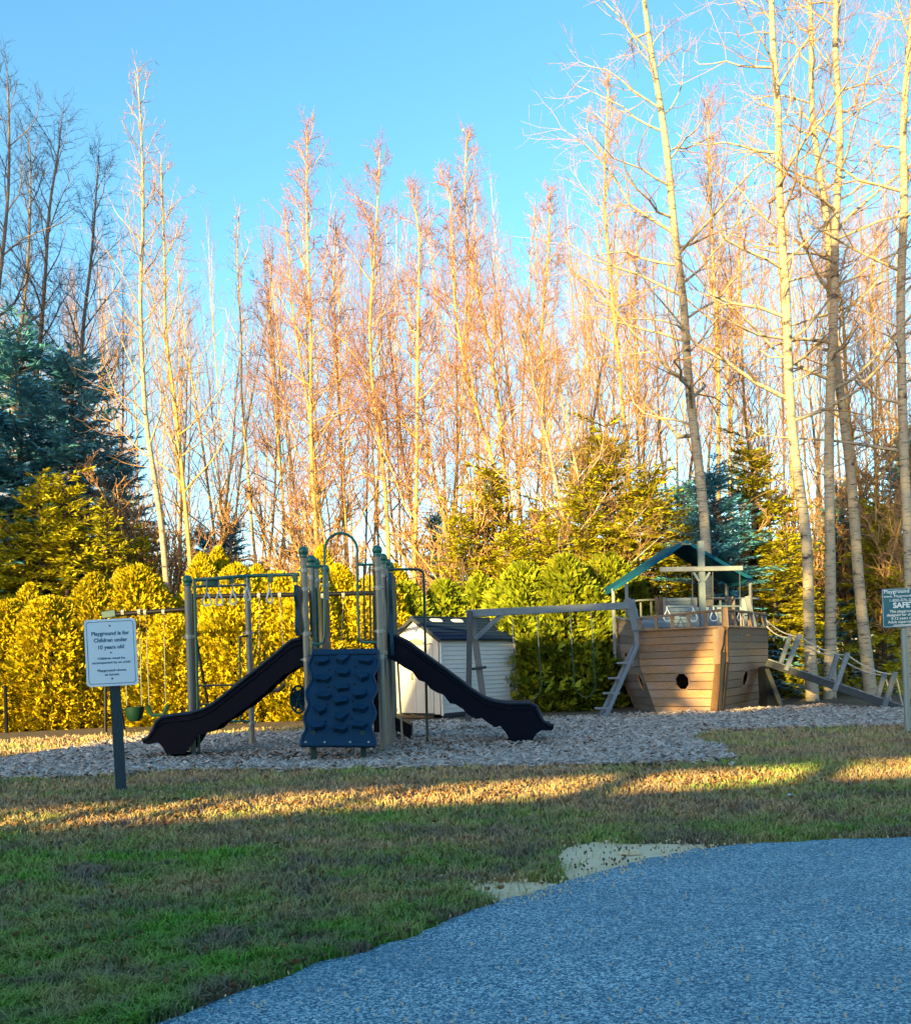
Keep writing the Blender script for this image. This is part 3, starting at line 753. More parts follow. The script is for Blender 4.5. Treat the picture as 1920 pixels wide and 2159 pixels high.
hero(133, [(822, 1250), (818, 1167), (810, 999), (788, 850), (777, 700), (784, 600), (790, 502), (795, 420), (799, 330)], 27.0, .115, .015, M['birch'], M['twig_red'], 'birch_tree', 'bright orange birch above the right tower posts', GB, cs=.38, nprim=36, plen=2.4, ang0=66, ang1=30, up=.07)
hero(134, [(872, 1260), (874, 1179), (878, 962), (880, 700), (882, 600), (887, 502), (872, 420)], 26.6, .115, .015, M['birch'], M['twig_red'], 'birch_tree', 'upright bright birch right of the tower with a long limb to the right', GB, cs=.34, nprim=34, plen=2.5, ang0=66, ang1=30, up=.07)
hero(135, [(975, 1290), (968, 1261), (934, 1093), (904, 943), (890, 830), (872, 720), (860, 600)], 27.6, .09, .015, M['birch'], M['twig_red'], 'birch_tree', 'left leaning thin birch above the shed gable', GB, cs=.38, nprim=30, plen=2.2, ang0=66, ang1=30, up=.07)
hero(136, [(1050, 1250), (1054, 1212), (1061, 1074), (1040, 960), (1005, 887), (985, 790), (964, 700), (956, 614), (952, 480), (948, 400)], 27.2, .12, .015, M['birch'], M['twig_red'], 'birch_tree', 'bright birch bending left above the right end of the shed', GB, cs=.4, nprim=36, plen=2.4, ang0=66, ang1=30, up=.07)
hero(137, [(1075, 1150), (1064, 980), (1050, 850), (1036, 760), (1024, 680), (995, 560), (978, 483), (980, 400), (983, 296)], 28.0, .11, .015, M['birch'], M['twig_red'], 'birch_tree', 'birch with the narrow peaked crown under the pale moon', GB, cs=.42, nprim=38, plen=2.2, ang0=55, ang1=22, up=.08)
hero(138, [(1150, 1180), (1147, 1037), (1145, 880), (1140, 700), (1150, 600), (1157, 500), (1158, 427)], 28.4, .11, .015, M['birch'], M['twig_red'], 'birch_tree', 'bright birch right of the moon with dense upswept twigs', GB, cs=.38, nprim=40, plen=2.6, ang0=55, ang1=24, up=.08)
hero(139, [(735, 1240), (728, 1100), (718, 960), (712, 840), (706, 700), (700, 600), (708, 480)], 28.0, .09, .015, M['birch'], M['twig_red'], 'birch_tree', 'slim birch standing straight behind the hoop barrier', GB, cs=.36, nprim=34, plen=2.2, ang0=64, ang1=30, up=.07)
hero(140, [(550, 1240), (534, 1130), (520, 960), (512, 840), (507, 700), (504, 560), (506, 470)], 27.5, .08, .015, M['birch'], M['twig_pale'], 'birch_tree', 'thin birch with a forked broom-like top right of the pale birches', GL, cs=.7, nprim=10, plen=1.7, ang0=35, ang1=18, dens=.5)
hero(141, [(585, 1230), (600, 1120), (590, 960), (574, 800), (570, 690), (575, 560)], 28.5, .08, .015, M['birch'], M['twig_red'], 'birch_tree', 'slim russet birch left of the bright tower birch', GB, cs=.34, nprim=34, plen=2.2, ang0=64, ang1=30, up=.07)
GD = 'dark bare trees at the left edge'
for k, (sd, pts, d, lab) in enumerate([
    (151, [(60, 900), (78, 700), (95, 560), (108, 420), (116, 330), (121, 262)], 30.0, 'straight dark bare tree above the spruces with a spiked top'),
    (152, [(170, 900), (178, 700), (184, 560), (196, 440), (205, 340)], 31.0, 'slimmer dark bare tree between the spiked one and the pale birches'),
    (153, [(-30, 950), (-10, 700), (0, 520), (12, 380), (18, 230), (14, 170)], 28.0, 'dark bare tree with upswept limbs cut by the left edge'),
    (154, [(30, 900), (42, 720), (52, 580), (66, 420), (72, 330)], 32.0, 'dark bare tree with a purple tinge left of the spiked one')]):
    hero(sd, pts, d, .13, .02, M['dull_bark'], M['twig_shaded'], 'bare_tree', lab, GD, cs=.45, nprim=26, plen=3.6, ang0=58, ang1=28, up=.06, kink=.12, dens=.85)

# ------------------------------------------------------------------ the grey wood behind: one slender tree after another
FILL = []
for k in range(9):
    rr = random.Random(700 + k); H = 13.0
    x = y = 0.0; pts = []
    lx = rr.uniform(-.16, .16)
    for j in range(8):
        pts.append((x, y, H * j / 7 - .05 * (j == 0))); x += lx * 1.2 + rr.gauss(0, .10); y += rr.gauss(0, .12)
    rad = [.062 * (1 - j / 7) ** .8 + .009 for j in range(8)]
    data = bare_tree(800 + k, pts, rad, cs=rr.uniform(.22, .45), nprim=rr.choice((18, 22, 26)), plen=rr.uniform(2.0, 3.4), ang0=rr.uniform(44, 66), ang1=rr.uniform(16, 30), twr=.0034, dens=rr.uniform(.42, .62), kink=rr.uniform(.12, .22))
    tm = (M['twig_pale'], M['twig_red'], M['twig_mauve'])[k % 3]; bk = M['birch'] if k % 3 != 1 else M['dull_bark']
    FILL.append([(nm, np_mesh(nm, v, f, mt, sm)) for nm, (v, f), mt, sm in (('trunk', data[0], bk, True), ('limbs', data[1], bk, True), ('twigs', data[2], tm, False))])
fr = random.Random(99)
prof = [(-60, 560), (200, 560), (330, 560), (430, 500), (540, 480), (640, 440), (760, 420), (860, 430), (940, 380), (1010, 430), (1120, 420), (1240, 420), (1400, 380), (1560, 380), (1980, 330)]
fill_lab = ['slender pale birch lost among many in the grey wood behind', 'slender russet birch lost among many in the grey wood behind', 'slender mauve-twigged birch lost among many in the grey wood behind']
NF = 135
for i in range(NF):
    px = -60 + 2040 * ((i * .618034) % 1.0) + fr.uniform(-8, 8); d = 29 + 30 * (i / NF) ** .9
    top = np.interp(px, [a for a, b in prof], [b for a, b in prof]) + abs(fr.gauss(0, 85)) - 25
    h = W(px, top, d).z; s = h / 13.6; x, y, z = place_px(px, d)
    k = i % 9
    plant('slender_birch', (x, y, -.02), fill_lab[k % 3], 'tree', FILL[k], (min(s, 1.0) * .95, min(s, 1.0) * .95, s), fr.random() * 6.28, 'grey wood of slender birches', tilt=(fr.gauss(0, .05), fr.gauss(0, .085)))
# low bare brush at the foot of the wood
BR = []
for k in range(3):
    parts = [[], [], []]
    rr = random.Random(60 + k)
    for j in range(5):
        a = rr.random() * 6.28; lean = rr.uniform(.15, .5); H = rr.uniform(2.2, 3.4)
        pts = [(lean * t * H * math.cos(a) * t, lean * t * H * math.sin(a) * t, H * t) for t in np.linspace(0, 1, 6)]
        dt = bare_tree(900 + k * 10 + j, pts, np.linspace(.028, .008, 6), cs=.2, nprim=10, plen=1.1, ang0=55, ang1=25, twr=.006, dens=.75)
        for q in range(3): parts[q].append(dt[q])
    A = merge(parts[0] + parts[1]); B = merge(parts[2])
    BR.append([('stems', np_mesh('stems', *A, M['birch'], True)), ('twigs', np_mesh('twigs', *B, M['twig_pale']))])
for i in range(44):
    px = -40 + 2010 * ((i * .618034 + .31) % 1.0); d = fr.uniform(25.5, 31); x, y, z = place_px(px, d); s = fr.uniform(1.0, 2.1)
    plant('bare_shrub', (x, y, -.02), 'low twiggy bare shrub in the brush under the birches', 'shrub', BR[i % 3], (s, s, s), fr.random() * 6.28, 'bare brush under the birches')

# ------------------------------------------------------------------ unseen fence and roof added, and conifers placed, to shade the play area
TE = math.tan(SUN_EL); CA, SA = math.cos(SUN_AZ), math.sin(SUN_AZ)
def shade_xy(u, t):   # sun frame (u across, t along the light) to world
    return (u * CA + t * SA, -u * SA + t * CA)
YO = lambda x: .2 * (x + 8.2)          # added fence and roof run askew so the lit strip slopes
b = thing('shade_fence', (-4, -5, 0), 'tall board fence added for shade behind the photographer', 'fence')  # unseen; added so its shadow ends at the lit strip
for i in range(30):
    m_ = MB(); x = -16 + i * .82; y0_, y1_ = -6 + YO(x), -6 + YO(x + .82)
    m_.slab([(x, y0_, 0), (x + .815, y1_, 0), (x + .815, y1_, 2.74), (x, y0_, 2.74)], (0, .03, 0)); m_.build('board', M['grey_wood'], b)
b = thing('shade_roof', (-9, -9, 0), 'open roof on posts added for shade behind the photographer', 'building')  # unseen; roofs shaped for the shade beyond the lit strip
for xa, xb, yb, hb in ((-20.0, -12.7, -12.4, 9.0), (-12.6, 8.0, -9.4, 5.75)):
    m_ = MB(); xl = xa - (1.8 if xa > -15 else .6); m_.slab([(xl, -6.5 + YO(xl), 3.10), (xb, -6.5 + YO(xb), 3.10), (xb, yb + YO(xb), hb), (xl, yb + YO(xl), hb)], (0, .06, .06)); m_.build('roof', M['shingle'], b)
    for x in (xa + .2, xb - .2):
        for y, h in ((-6.6, 3.1), (yb + .15, hb - .15)):
            m_ = MB(); m_.beam((x, y + YO(x), 0), (x, y + YO(x), h), .14, .14, up=(0, 1, 0)); m_.build('post', M['grey_wood'], b)
a, b = conifer(41, 24.0, 2.6, z0=8.6, spray=.7, width=.3, droop=.3, rise=.1, step=.4, nbr=7, dens=.8)
CC = proto_two('trunk', a, M['conifer_bark'], 'needles', b, M['spruce'])
def caster(u, t, H, ws, lab):  # unseen conifers, placed and shaped for the shade they cast
    x, y = shade_xy(u, t)
    plant('spruce_tree', (x, y, 0), lab, 'tree', CC, (ws, ws, H / 24.0), rnd.random() * 6.28, 'unseen shade conifers behind the photographer')
caster(-6.3, -22, 20.5, .55, 'tall unseen shade spruce behind the photographer')
caster(-2.9, -21, 19.5, .64, 'broad unseen shade spruce behind the photographer')
caster(-1.3, -24, 20, .7, 'unseen shade spruce to the right behind the photographer')
caster(.8, -22, 18, .8, 'second unseen shade spruce to the right behind the photographer')
caster(-22.2, -20, 20, .9, 'unseen shade spruce far to the left behind the photographer')
caster(-26.3, -22, 27, 1.2, 'farthest left unseen shade spruce behind the photographer')
# ------------------------------------------------------------------ storage shed
def shed():
    s0 = V(-0.33, 19.9, 0); ds = V(.68, .733, 0).normalized(); dg = V(-.733, .68, 0).normalized()
    Ls, Wg, He, Hr = 2.6, 1.5, 1.76, 2.22
    root = thing('storage_shed', s0, 'small white vinyl storage shed with a dark shingled gable roof', 'shed')
    up = V(0, 0, 1)
    ns, ng = ds.cross(up) , (-dg).cross(up)     # outward normals of the long side and the gable
    ns = V(.733, -.68, 0); ng = V(-.68, -.733, 0)
    m = MB()                                       # inner carcass, a little inside the cladding
    a = s0 - ns * .03 - ng * .03 + up * .06
    m.slab([a, a + ds * (Ls - .06), a + ds * (Ls - .06) + up * (He - .06), a + up * (He - .06)], -ns * (Wg - .08))
    m.build('frame', M['trim_dark'], root)
    nrow = 17; hrow = (He - .1) / nrow             # lap siding, each board proud at its lower edge
    for i in range(nrow):
        z0 = .1 + i * hrow; z1 = z0 + hrow - .004; m = MB(); p = s0 + ds * .045
        q = s0 + ds * (Ls - .045); t0, t1 = .024, .006
        v = [p + up * z0, q + up * z0, q + up * z1, p + up * z1]
        w = [v[0] + ns * t0, v[1] + ns * t0, v[2] + ns * t1, v[3] + ns * t1]
        m.add(v + w, [(0, 1, 2, 3), (4, 7, 6, 5), (0, 4, 5, 1), (1, 5, 6, 2), (2, 6, 7, 3), (3, 7, 4, 0)])
        m.build('siding_board', M['siding'], root)
    for d0 in (0.0, Ls - .04):
        m = MB(); m.beam(s0 + ds * (d0 + .02) + ns * .012 + up * .05, s0 + ds * (d0 + .02) + ns * .012 + up * He, .06, .05, up=ns); m.build('corner_post', M['siding'], root)
    m = MB(); m.beam(s0 + ds * .02 + ns * .02 + up * .04, s0 + ds * (Ls - .02) + ns * .02 + up * .04, .06, .08); m.build('sill', M['trim_dark'], root)
    # gable end: side panels, two door leaves, siding boards above
    def gp(w, z): return s0 + dg * w + up * z
    for w0, w1 in ((.03, .2), (Wg - .2, Wg - .03)):
        m = MB(); m.slab([gp(w0, .08), gp(w1, .08), gp(w1, He - .05), gp(w0, He - .05)], ng * .02); m.build('wall_panel', M['door'], root)
    mid = Wg / 2
    for w0, w1 in ((.21, mid - .005), (mid + .005, Wg - .21)):
        m = MB(); m.slab([gp(w0, .1), gp(w1, .1), gp(w1, 1.62), gp(w0, 1.62)], ng * .03); leaf = m.build('door', M['door'], root)
        k = MB()
        for z0, z1 in ((.18, .80), (.88, 1.54)):
            k.slab([gp(w0 + .07, z0), gp(w1 - .07, z0), gp(w1 - .07, z1), gp(w0 + .07, z1)], ng * .038)
        k.build('door_panel', M['door'], leaf)
    m = MB(); m.tube([gp(mid + .08, .85) + ng * .04, gp(mid + .08, .87) + ng * .08, gp(mid + .08, .97) + ng * .08, gp(mid + .08, .99) + ng * .04], .01, 6); m.build('handle', M['black'], leaf)
    m = MB(); m.slab([gp(mid + .3 * math.cos(t) , 1.63 + .13 * math.sin(t)) for t in np.linspace(0, math.pi, 10)], ng * .025); m.build('arched_vent', M['galv'], root)
    n2 = 6
    for i in range(n2):
        z0 = He - .12 + i * (Hr - He + .06) / n2; z1 = z0 + (Hr - He + .06) / n2 - .004
        def half(z): return max(.0, Wg / 2 * (1 - (z - He) / (Hr - He))) if z > He else Wg / 2 - .03
        m = MB(); h0, h1 = half(z0), half(z1)
        pts = [gp(mid - h0, z0), gp(mid + h0, z0), gp(mid + h1, z1), gp(mid - h1, z1)] if h1 > .02 else [gp(mid - h0, z0), gp(mid + h0, z0), gp(mid, min(z1, Hr - .01))]
        m.slab(pts, ng * .018); m.build('siding_board', M['siding'], root)
    # roof: board under, shingle courses over, two white skylights
    ov, og = .12, .10
    for sgn in (1, -1):
        ridge0 = s0 + dg * mid + up * Hr - ds * og; eave0 = s0 + dg * (mid - sgn * (mid + ov)) + up * (He - ov * (Hr - He) / mid) - ds * og
        sl = eave0 - ridge0; L = Ls + 2 * og; nrm = ds.cross(sl).normalized()
        if nrm.z < 0: nrm = -nrm
        m = MB(); m.slab([ridge0, ridge0 + ds * L, eave0 + ds * L, eave0], nrm * .025); pl = m.build('roof', M['trim_dark'], root)
        nc = 7
        for i in range(nc):
            a0 = ridge0 + sl * ((i) / nc) + nrm * .028; a1 = ridge0 + sl * ((i + 1) / nc) + nrm * .028
            m = MB(); e = nrm * .004; t = nrm * .02
            vv = [a0, a0 + ds * L, a1 + ds * L, a1]; ww = [vv[0] + e, vv[1] + e, vv[2] + t, vv[3] + t]
            m.add(vv + ww, [(0, 1, 2, 3), (4, 7, 6, 5), (0, 4, 5, 1), (1, 5, 6, 2), (2, 6, 7, 3), (3, 7, 4, 0)]); m.build('shingle_course', M['shingle'], pl)
        if sgn == 1:
            for dd in (.62, 1.32):
                c = ridge0 + ds * dd + sl * .17 + nrm * .05; sn = sl.normalized(); m = MB(); pr = []
                for k in range(16):
                    t = 2 * math.pi * k / 16; pr.append((math.copysign(abs(math.cos(t)) ** .6, math.cos(t)) * .2, math.copysign(abs(math.sin(t)) ** .6, math.sin(t)) * .075))
                vs = [c + ds * x + sn * y for x, y in pr] + [c + ds * x * .8 + sn * y * .8 + nrm * .018 for x, y in pr]
                m.add(vs, [tuple(range(16, 32))] + [(k, (k + 1) % 16, 16 + (k + 1) % 16, 16 + k) for k in range(16)]); m.build('skylight', M['skylight'], pl)
    m = MB(); rp = s0 + dg * mid + up * (Hr + .035); m.beam(rp - ds * og, rp + ds * (Ls + og), .12, .03); m.build('ridge_cap', M['shingle'], root)
    for sgn in (1, -1):
        m = MB(); e = s0 + dg * (mid - sgn * (mid + ov)) + up * (He - ov * (Hr - He) / mid - .02); r_ = s0 + dg * mid + up * (Hr - .02)
        m.beam(e - ds * (og + .012), r_ - ds * (og + .012), .02, .07, up=V(0, 0, 1)); m.build('gable_trim', M['trim_dark'], root)
    # mulch-side step board
    m = MB(); m.beam(gp(.2, .03) + ng * .2, gp(Wg, .03) + ng * .2, .3, .05); m.build('step', M['stem_wood'], root)
shed()

# ------------------------------------------------------------------ climbing tower with two slides, rock wall, hoop barrier
def tower():
    root = thing('climbing_tower', V(-1.5, 12.6, 0), 'green and taupe climbing tower with two black slides and a blue rock wall', 'playground')
    def ground_at(p): return V(p.x, p.y, -.03)
    left = [(639.4, 1163, 12.0), (656, 1180.6, 12.8), (665, 1187, 13.35), (685.6, 1200, 14.15)]
    right = [(795, 1160, 12.0), (806.6, 1176.6, 12.85), (815, 1187, 13.5), (821, 1193, 14.15)]
    tops = {}
    for nm, lst in (('l', left), ('r', right)):
        for i, (x, y, d) in enumerate(lst):
            t = W(x, y, d); tops[nm, i] = t
            m = MB(); m.tube([V(t.x, t.y, -.03), V(t.x, t.y, t.z - .03)], .045, 14); p = m.build('post', M['post'], root, True)
            m = MB(); m.ball(t, .068, 16, 10); m.lathe(t + V(0, 0, -.085), [(.052, 0), (.056, .02), (.05, .05), (.03, .055)], 16); m.build('post_cap', M['green'], p, True)
            for z in ([t.z - .25, t.z - .50, 1.62, 1.28] if i in (0,) else [t.z - .25, 1.35]):
                m = MB(); m.lathe(V(t.x, t.y, z - .03), [(.045, 0), (.054, .004), (.054, .056), (.045, .06)], 14); m.tube([V(t.x - .075, t.y - .02, z), V(t.x + .075, t.y - .02, z)], .014, 6); m.build('clamp', M['clamp'], p, True)
    L = [tops['l', i] for i in range(4)]; Rr = [tops['r', i] for i in range(4)]
    zd = 1.31
    for i in range(3):        # three deck bays
        m = MB(); m.slab([V(L[i].x + .06, L[i].y + .02, zd), V(Rr[i].x - .06, Rr[i].y + .02, zd), V(Rr[i + 1].x - .06, Rr[i + 1].y - .02, zd), V(L[i + 1].x + .06, L[i + 1].y - .02, zd)], V(0, 0, .06)); m.build('deck', M['black'], root)
    # hoop barrier on the front: the hoop itself, rails into the clamps, upright bars
    yf = 12.0
    def f(x, y): return W(x, y, yf)
    hoopL = [(684, 1340), (684.5, 1270), (684, 1192)]; hoopR = [(756.5, 1330), (754, 1270), (753, 1190)]
    arch = [W(718.5, 1162, yf) + Vector((-(753 - 684) / 2 / F * yf * math.cos(t), 0, 38 / F * yf * math.sin(t))) for t in np.linspace(0.05, math.pi - .05, 13)]
    pts = [f(660, 1358), f(674, 1358), f(681, 1354)] + [f(*p) for p in hoopL] + arch + [f(*p) for p in hoopR[::-1]] + [f(757, 1345), f(761, 1353), f(768, 1355), f(798, 1354)]
    m = MB(); m.tube(pts, .018, 8); hoop = m.build('hoop_barrier', M['green'], root, True)
    for a, b_ in (((640, 1195), (684, 1193)), ((753, 1191), (798, 1190))):
        m = MB(); m.tube([f(*a), f(*b_)], .016, 8); m.build('rail', M['green'], hoop, True)
    for x in (661, 766.5, 779, 788):
        m = MB(); m.tube([f(x, 1192), f(x + 2.5, 1356)], .012, 6); m.build('bar', M['green_dark'], hoop, True)
    # slide entry panels on both sides, edge on
    for (a, b_, y0, y1, sg) in ((L[0], L[1], 1232, 1338, -1), (Rr[1], Rr[2], 1212, 1386, 1)):
        z1 = W(700, y0, a.y).z; z0 = W(700, y1, a.y).z; m = MB(); n = 14; pr = []
        for k in range(n + 1):
            t = k / n; pr.append((.02 + .05 * math.sin(t * 9.4), t))
        xo = sg * .075
        poly = [V(a.x + xo, a.y - .05 - q, z0 + (z1 - z0) * t) for q, t in pr] + [V(b_.x + xo, b_.y + .05 + q, z0 + (z1 - z0) * t) for q, t in pr[::-1]]
        m.slab(poly, V(sg * .05, 0, 0)); m.build('side_panel', M['panel'], root)
    m = MB(); m.slab([V(L[2].x + .0, L[2].y + .05, 1.42), V(L[3].x, L[3].y - .05, 1.42), V(L[3].x, L[3].y - .05, 2.2), V(L[2].x, L[2].y + .05, 2.2)], V(.05, 0, 0)); m.build('side_panel', M['panel'], root)
    m = MB(); m.slab([V(L[1].x + .03, L[1].y + .05, 1.45), V(L[2].x + .03, L[2].y - .05, 1.45), V(L[2].x + .03, L[2].y - .05, 2.3), V(L[1].x + .03, L[1].y + .05, 2.3)], V(.04, 0, 0)); m.build('side_panel', M['green'], root)
    # rock wall
    top0 = W(727, 1376, 11.93); bot0 = W(712, 1573, 11.06)
    xa = V(1, 0, 0); n = (bot0 - top0).cross(xa).normalized()
    if n.y > 0: n = -n
    o2 = V(0, 0, 0)
    def c(zx, zy): return WP(580 + zx / 3.786, 1100 + zy / 3.786, top0, n)
    Lo = [(300, 1050), (288, 1095), (270, 1140), (272, 1175), (288, 1215), (298, 1252), (283, 1295), (256, 1335), (247, 1370), (256, 1420), (268, 1462), (252, 1510), (232, 1550), (232, 1590), (246, 1632), (244, 1672), (218, 1715), (206, 1780)]
    Ro = [(815, 1040), (811, 1085), (825, 1130), (818, 1170), (794, 1208), (782, 1240), (796, 1280), (814, 1320), (808, 1360), (782, 1405), (770, 1442), (786, 1482), (803, 1525), (795, 1568), (770, 1610), (762, 1645), (780, 1690), (798, 1735), (800, 1785)]
    m = MB(); m.slab([c(*p) for p in Lo] + [c(*p) for p in Ro[::-1]], n * -.05); wall = m.build('rock_wall', M['climber'], root)
    m = MB()
    for Q, ins in ((Lo, 22), (Ro, -22)):
        m.tube([c(*p) + n * .004 for p in Q], .018, 6)
        m.build('wavy_rim', M['climber'], wall, True); m = MB()
    m = MB(); m.beam(c(300, 1048), c(815, 1040), .09, .05, up=n); m.build('top_flange', M['climber'], wall)
    m = MB(); m.beam(c(206, 1778), c(800, 1784), .06, .05, up=n); m.build('bottom_flange', M['climber'], wall)
    H = [(375, 1115), (540, 1100), (715, 1110), (385, 1260), (535, 1205), (690, 1240), (385, 1390), (530, 1330), (675, 1380), (355, 1505), (525, 1435), (680, 1495), (345, 1635), (530, 1562), (515, 1655), (675, 1632)]
    shapes = [[(-55, -38), (50, -42), (58, 5), (30, 32), (-30, 38), (-62, 12)], [(-58, -40), (45, -38), (64, -12), (28, 34), (-12, 24), (-60, 20)], [(-50, -42), (55, -30), (62, 10), (36, 38), (-45, 22), (-60, 0)], [(-60, -30), (20, -45), (55, -20), (50, 20), (0, 45), (-30, 12)]]
    for i, h in enumerate(H):
        sh = shapes[(i * 7) % 4]; fl = -1 if i % 3 == 1 else 1
        out = [(h[0] + x * fl * 1.02, h[1] + y) for x, y in sh]
        m = MB(); k = len(out); base = [c(*p) for p in out]; lid = [c(h[0] + (x - h[0]) * .93, h[1] + (y - h[1]) * .93) + n * (.012 + .075 * max(0, (y - h[1] + 42) / 84)) for x, y in out]
        m.add(base + lid, [tuple(range(k, 2 * k))] + [(q, (q + 1) % k, k + (q + 1) % k, k + q) for q in range(k)]); m.build('hand_hold', M['climber'], wall)
    for x, y in [(434, 1187), (424, 1322), (416, 1460), (404, 1595), (640, 1162), (632, 1298), (622, 1436), (613, 1575), (412, 1240)]:
        m = MB(); m.lathe(c(x, y) - n * .004, [(.0, .008), (.014, .008), (.016, .0)], 10, axis=n); m.build('bolt_hole', M['black'], wall)
    for x in (247, 397, 600, 747):
        m = MB(); m.lathe(c(x, 1770) + n * .02, [(.016, 0), (.014, .012), (.0, .014)], 10, axis=n); m.build('bolt', M['clamp'], wall)
    for x in (300, 700):
        p = c(x, 1740); q = W(580 + x / 3.786, 1608, 11.1); m = MB(); m.beam(V(p.x, p.y + .07, p.z + .1), V(q.x, p.y + .07, -.03), .07, .05, up=(0, 1, 0)); m.build('wall_leg', M['green_dark'], root)
    # slides
    UL = [(640, 1345), (615, 1351), (600, 1362), (584, 1377), (544, 1409), (504.5, 1440.7), (465, 1472), (447, 1486), (428, 1496), (399, 1505), (372, 1508), (343, 1512), (330, 1522), (323.6, 1538), (311.7, 1557), (300, 1560)]
    LL = [(301, 1567.5), (313, 1570), (333, 1566), (341, 1573), (350, 1590), (388, 1590), (404, 1570), (415, 1551.6), (436, 1546), (452, 1540), (465, 1527), (491, 1512), (505, 1499), (518, 1493.5), (544, 1470), (556, 1462), (570.5, 1446), (582, 1438), (597, 1422), (608, 1418), (621, 1408), (640, 1402)]
    UR = [(818, 1337), (836.7, 1342), (856, 1351.6), (895.4, 1381), (934.6, 1409), (971, 1436), (995.7, 1455.6), (1020, 1471.5), (1044.6, 1480), (1069, 1483.7), (1118, 1483.7), (1130, 1490), (1137.6, 1507), (1145, 1521.6), (1157, 1528), (1167, 1530)]
    LR = [(1167, 1536), (1162, 1541), (1142.5, 1540), (1130, 1547), (1120.5, 1565.7), (1079, 1565.7), (1066.7, 1546), (1054, 1531), (1044, 1534), (1027.5, 1524), (1015, 1514), (1003, 1516), (986, 1507), (975, 1495), (959, 1485), (948, 1483), (934.6, 1465), (922, 1461), (907.6, 1453), (898, 1440), (882, 1434), (868.5, 1416.5), (852, 1408), (836.7, 1397), (818, 1388)]
    for U, Lw, y0, wd in ((UL, LL, 12.08, .5), (UR, LR, 12.78, .52)):
        up_ = [W(x, y, y0) for x, y in U]; lo = [W(x, y, y0) for x, y in Lw]
        m = MB(); m.slab(up_ + lo, V(0, .03, 0)); sl = m.build('slide', M['slide'], root)
        m = MB(); m.slab([p + V(0, wd, 0) for p in up_ + lo], V(0, -.03, 0)); m.build('side_wall', M['slide'], sl)
        m = MB()
        for yy in (0, wd): m.tube([p + V(0, yy + (-.004 if yy == 0 else .004), 0) for p in up_], .026, 8)
        m.build('lip', M['slide_lip'], sl, True)
        m = MB(); bed = [p + V(0, 0, -.13) for p in up_[:-2]] + [up_[-2] + V(0, 0, -.03), up_[-1] + V(0, 0, -.01)]
        for p, q in zip(bed[:-1], bed[1:]): m.add([p + V(0, .03, 0), q + V(0, .03, 0), q + V(0, wd - .03, 0), p + V(0, wd - .03, 0)], [(0, 1, 2, 3)])
        m.build('bed', M['slide'], sl)
        m = MB()   # moulded rib along the near wall
        m.tube([p + V(0, -.004, -.085) for p in up_[:-3]], .011, 6); m.build('rib', M['slide'], sl, True)
        lowx = sum(p.x for p in sorted(lo, key=lambda q: q.z)[:2]) / 2
        m = MB(); m.tube([V(lowx - .02, y0 + wd / 2, .3), V(lowx - .02, y0 + wd / 2, -.04)], .04, 8); m.build('slide_leg', M['black'], root, True)
        m = MB(); m.lathe(V(lowx - .02, y0 + wd / 2, .055), [(.16, 0), (.17, .02), (.05, .04)], 12); m.build('foot_plate', M['black'], root, True)
    # fireman's hoop pole on the right
    d = 13.4
    pts = [W(818, 1201, d), W(850, 1200.5, d), W(880, 1200.5, d), W(888, 1203, d), W(892.5, 1210, d), W(893.5, 1225, d), W(897, 1400, d), W(901, 1575, d)]
    m = MB(); m.tube(pts, .02, 8); m.build('fire_pole', M['green_dark'], root, True)
    # play wheel under the deck
    cwh = W(629, 1475, 12.5); rw = 22 / F * 12.5; m = MB()
    th = [2 * math.pi * k / 20 for k in range(20)]
    m.tube([cwh + V(.55 * rw * 1.3 * math.cos(t), .2 * rw * math.cos(t), rw * 1.3 * math.sin(t)) for t in th], .018, 6, closed=True); wheel = m.build('play_wheel', M['panel'], root, True)
    m = MB()
    for k in range(6):
        t = k * math.pi / 3; e = V(.55 * rw * 1.25 * math.cos(t), .2 * rw * math.cos(t), rw * 1.25 * math.sin(t)); m.tube([cwh + e * .15, cwh + e], [.014, .022], 6)
    m.ball(cwh, .04, 10, 6); m.build('spokes', M['panel'], wheel, True)
    m = MB(); m.lathe(cwh + V(0, .05, 0), [(.0, 0), (rw * .9, 0), (rw * .9, .02), (0, .02)], 18, axis=V(.35, -.9, 0)); m.build('backing_disc', M['panel'], wheel)
    # dark stair and transfer step behind the right posts
    A = W(838, 1506, 14.3); m = MB()
    m.slab([W(832, 1512, 14.1), W(867, 1529, 14.1), W(866, 1557, 14.1), W(834, 1540, 14.1)], V(0, .5, 0)); m.build('transfer_step', M['black'], root)
    m = MB(); m.slab([W(786, 1412, 13.9), W(802, 1412, 13.9), W(802, 1545, 13.9), W(788, 1545, 13.9)], V(0, .5, 0)); m.build('stair_panel', M['black'], root)
    m = MB(); m.tube([V(Rr[1].x + .14, 13.2, 1.35), V(Rr[1].x + .16, 13.2, .6), V(Rr[1].x + .18, 13.2, .0)], .016, 8); m.build('grab_pole', M['post'], root, True)
    # overhead ring ladder on the left
    P1 = W(395, 1223, 12.5); P2 = W(521, 1228, 14.0)
    for t, cap in ((P1, True), (P2, False)):
        m = MB(); m.tube([V(t.x, t.y, -.03), V(t.x, t.y, t.z - (.04 if cap else 0))], .047, 14); p = m.build('post', M['post'], root, True)
        if cap:
            m = MB(); m.ball(t, .068, 16, 10); m.lathe(t + V(0, 0, -.085), [(.054, 0), (.058, .02), (.05, .05)], 16); m.build('post_cap', M['green'], p, True)
        for z in (t.z - .78, .36):
            m = MB(); m.lathe(V(t.x, t.y, z - .03), [(.047, 0), (.057, .004), (.057, .056), (.047, .06)], 14); m.tube([V(t.x - .085, t.y - .02, z), V(t.x + .085, t.y - .02, z)], .014, 6); m.build('clamp', M['clamp'], p, True)
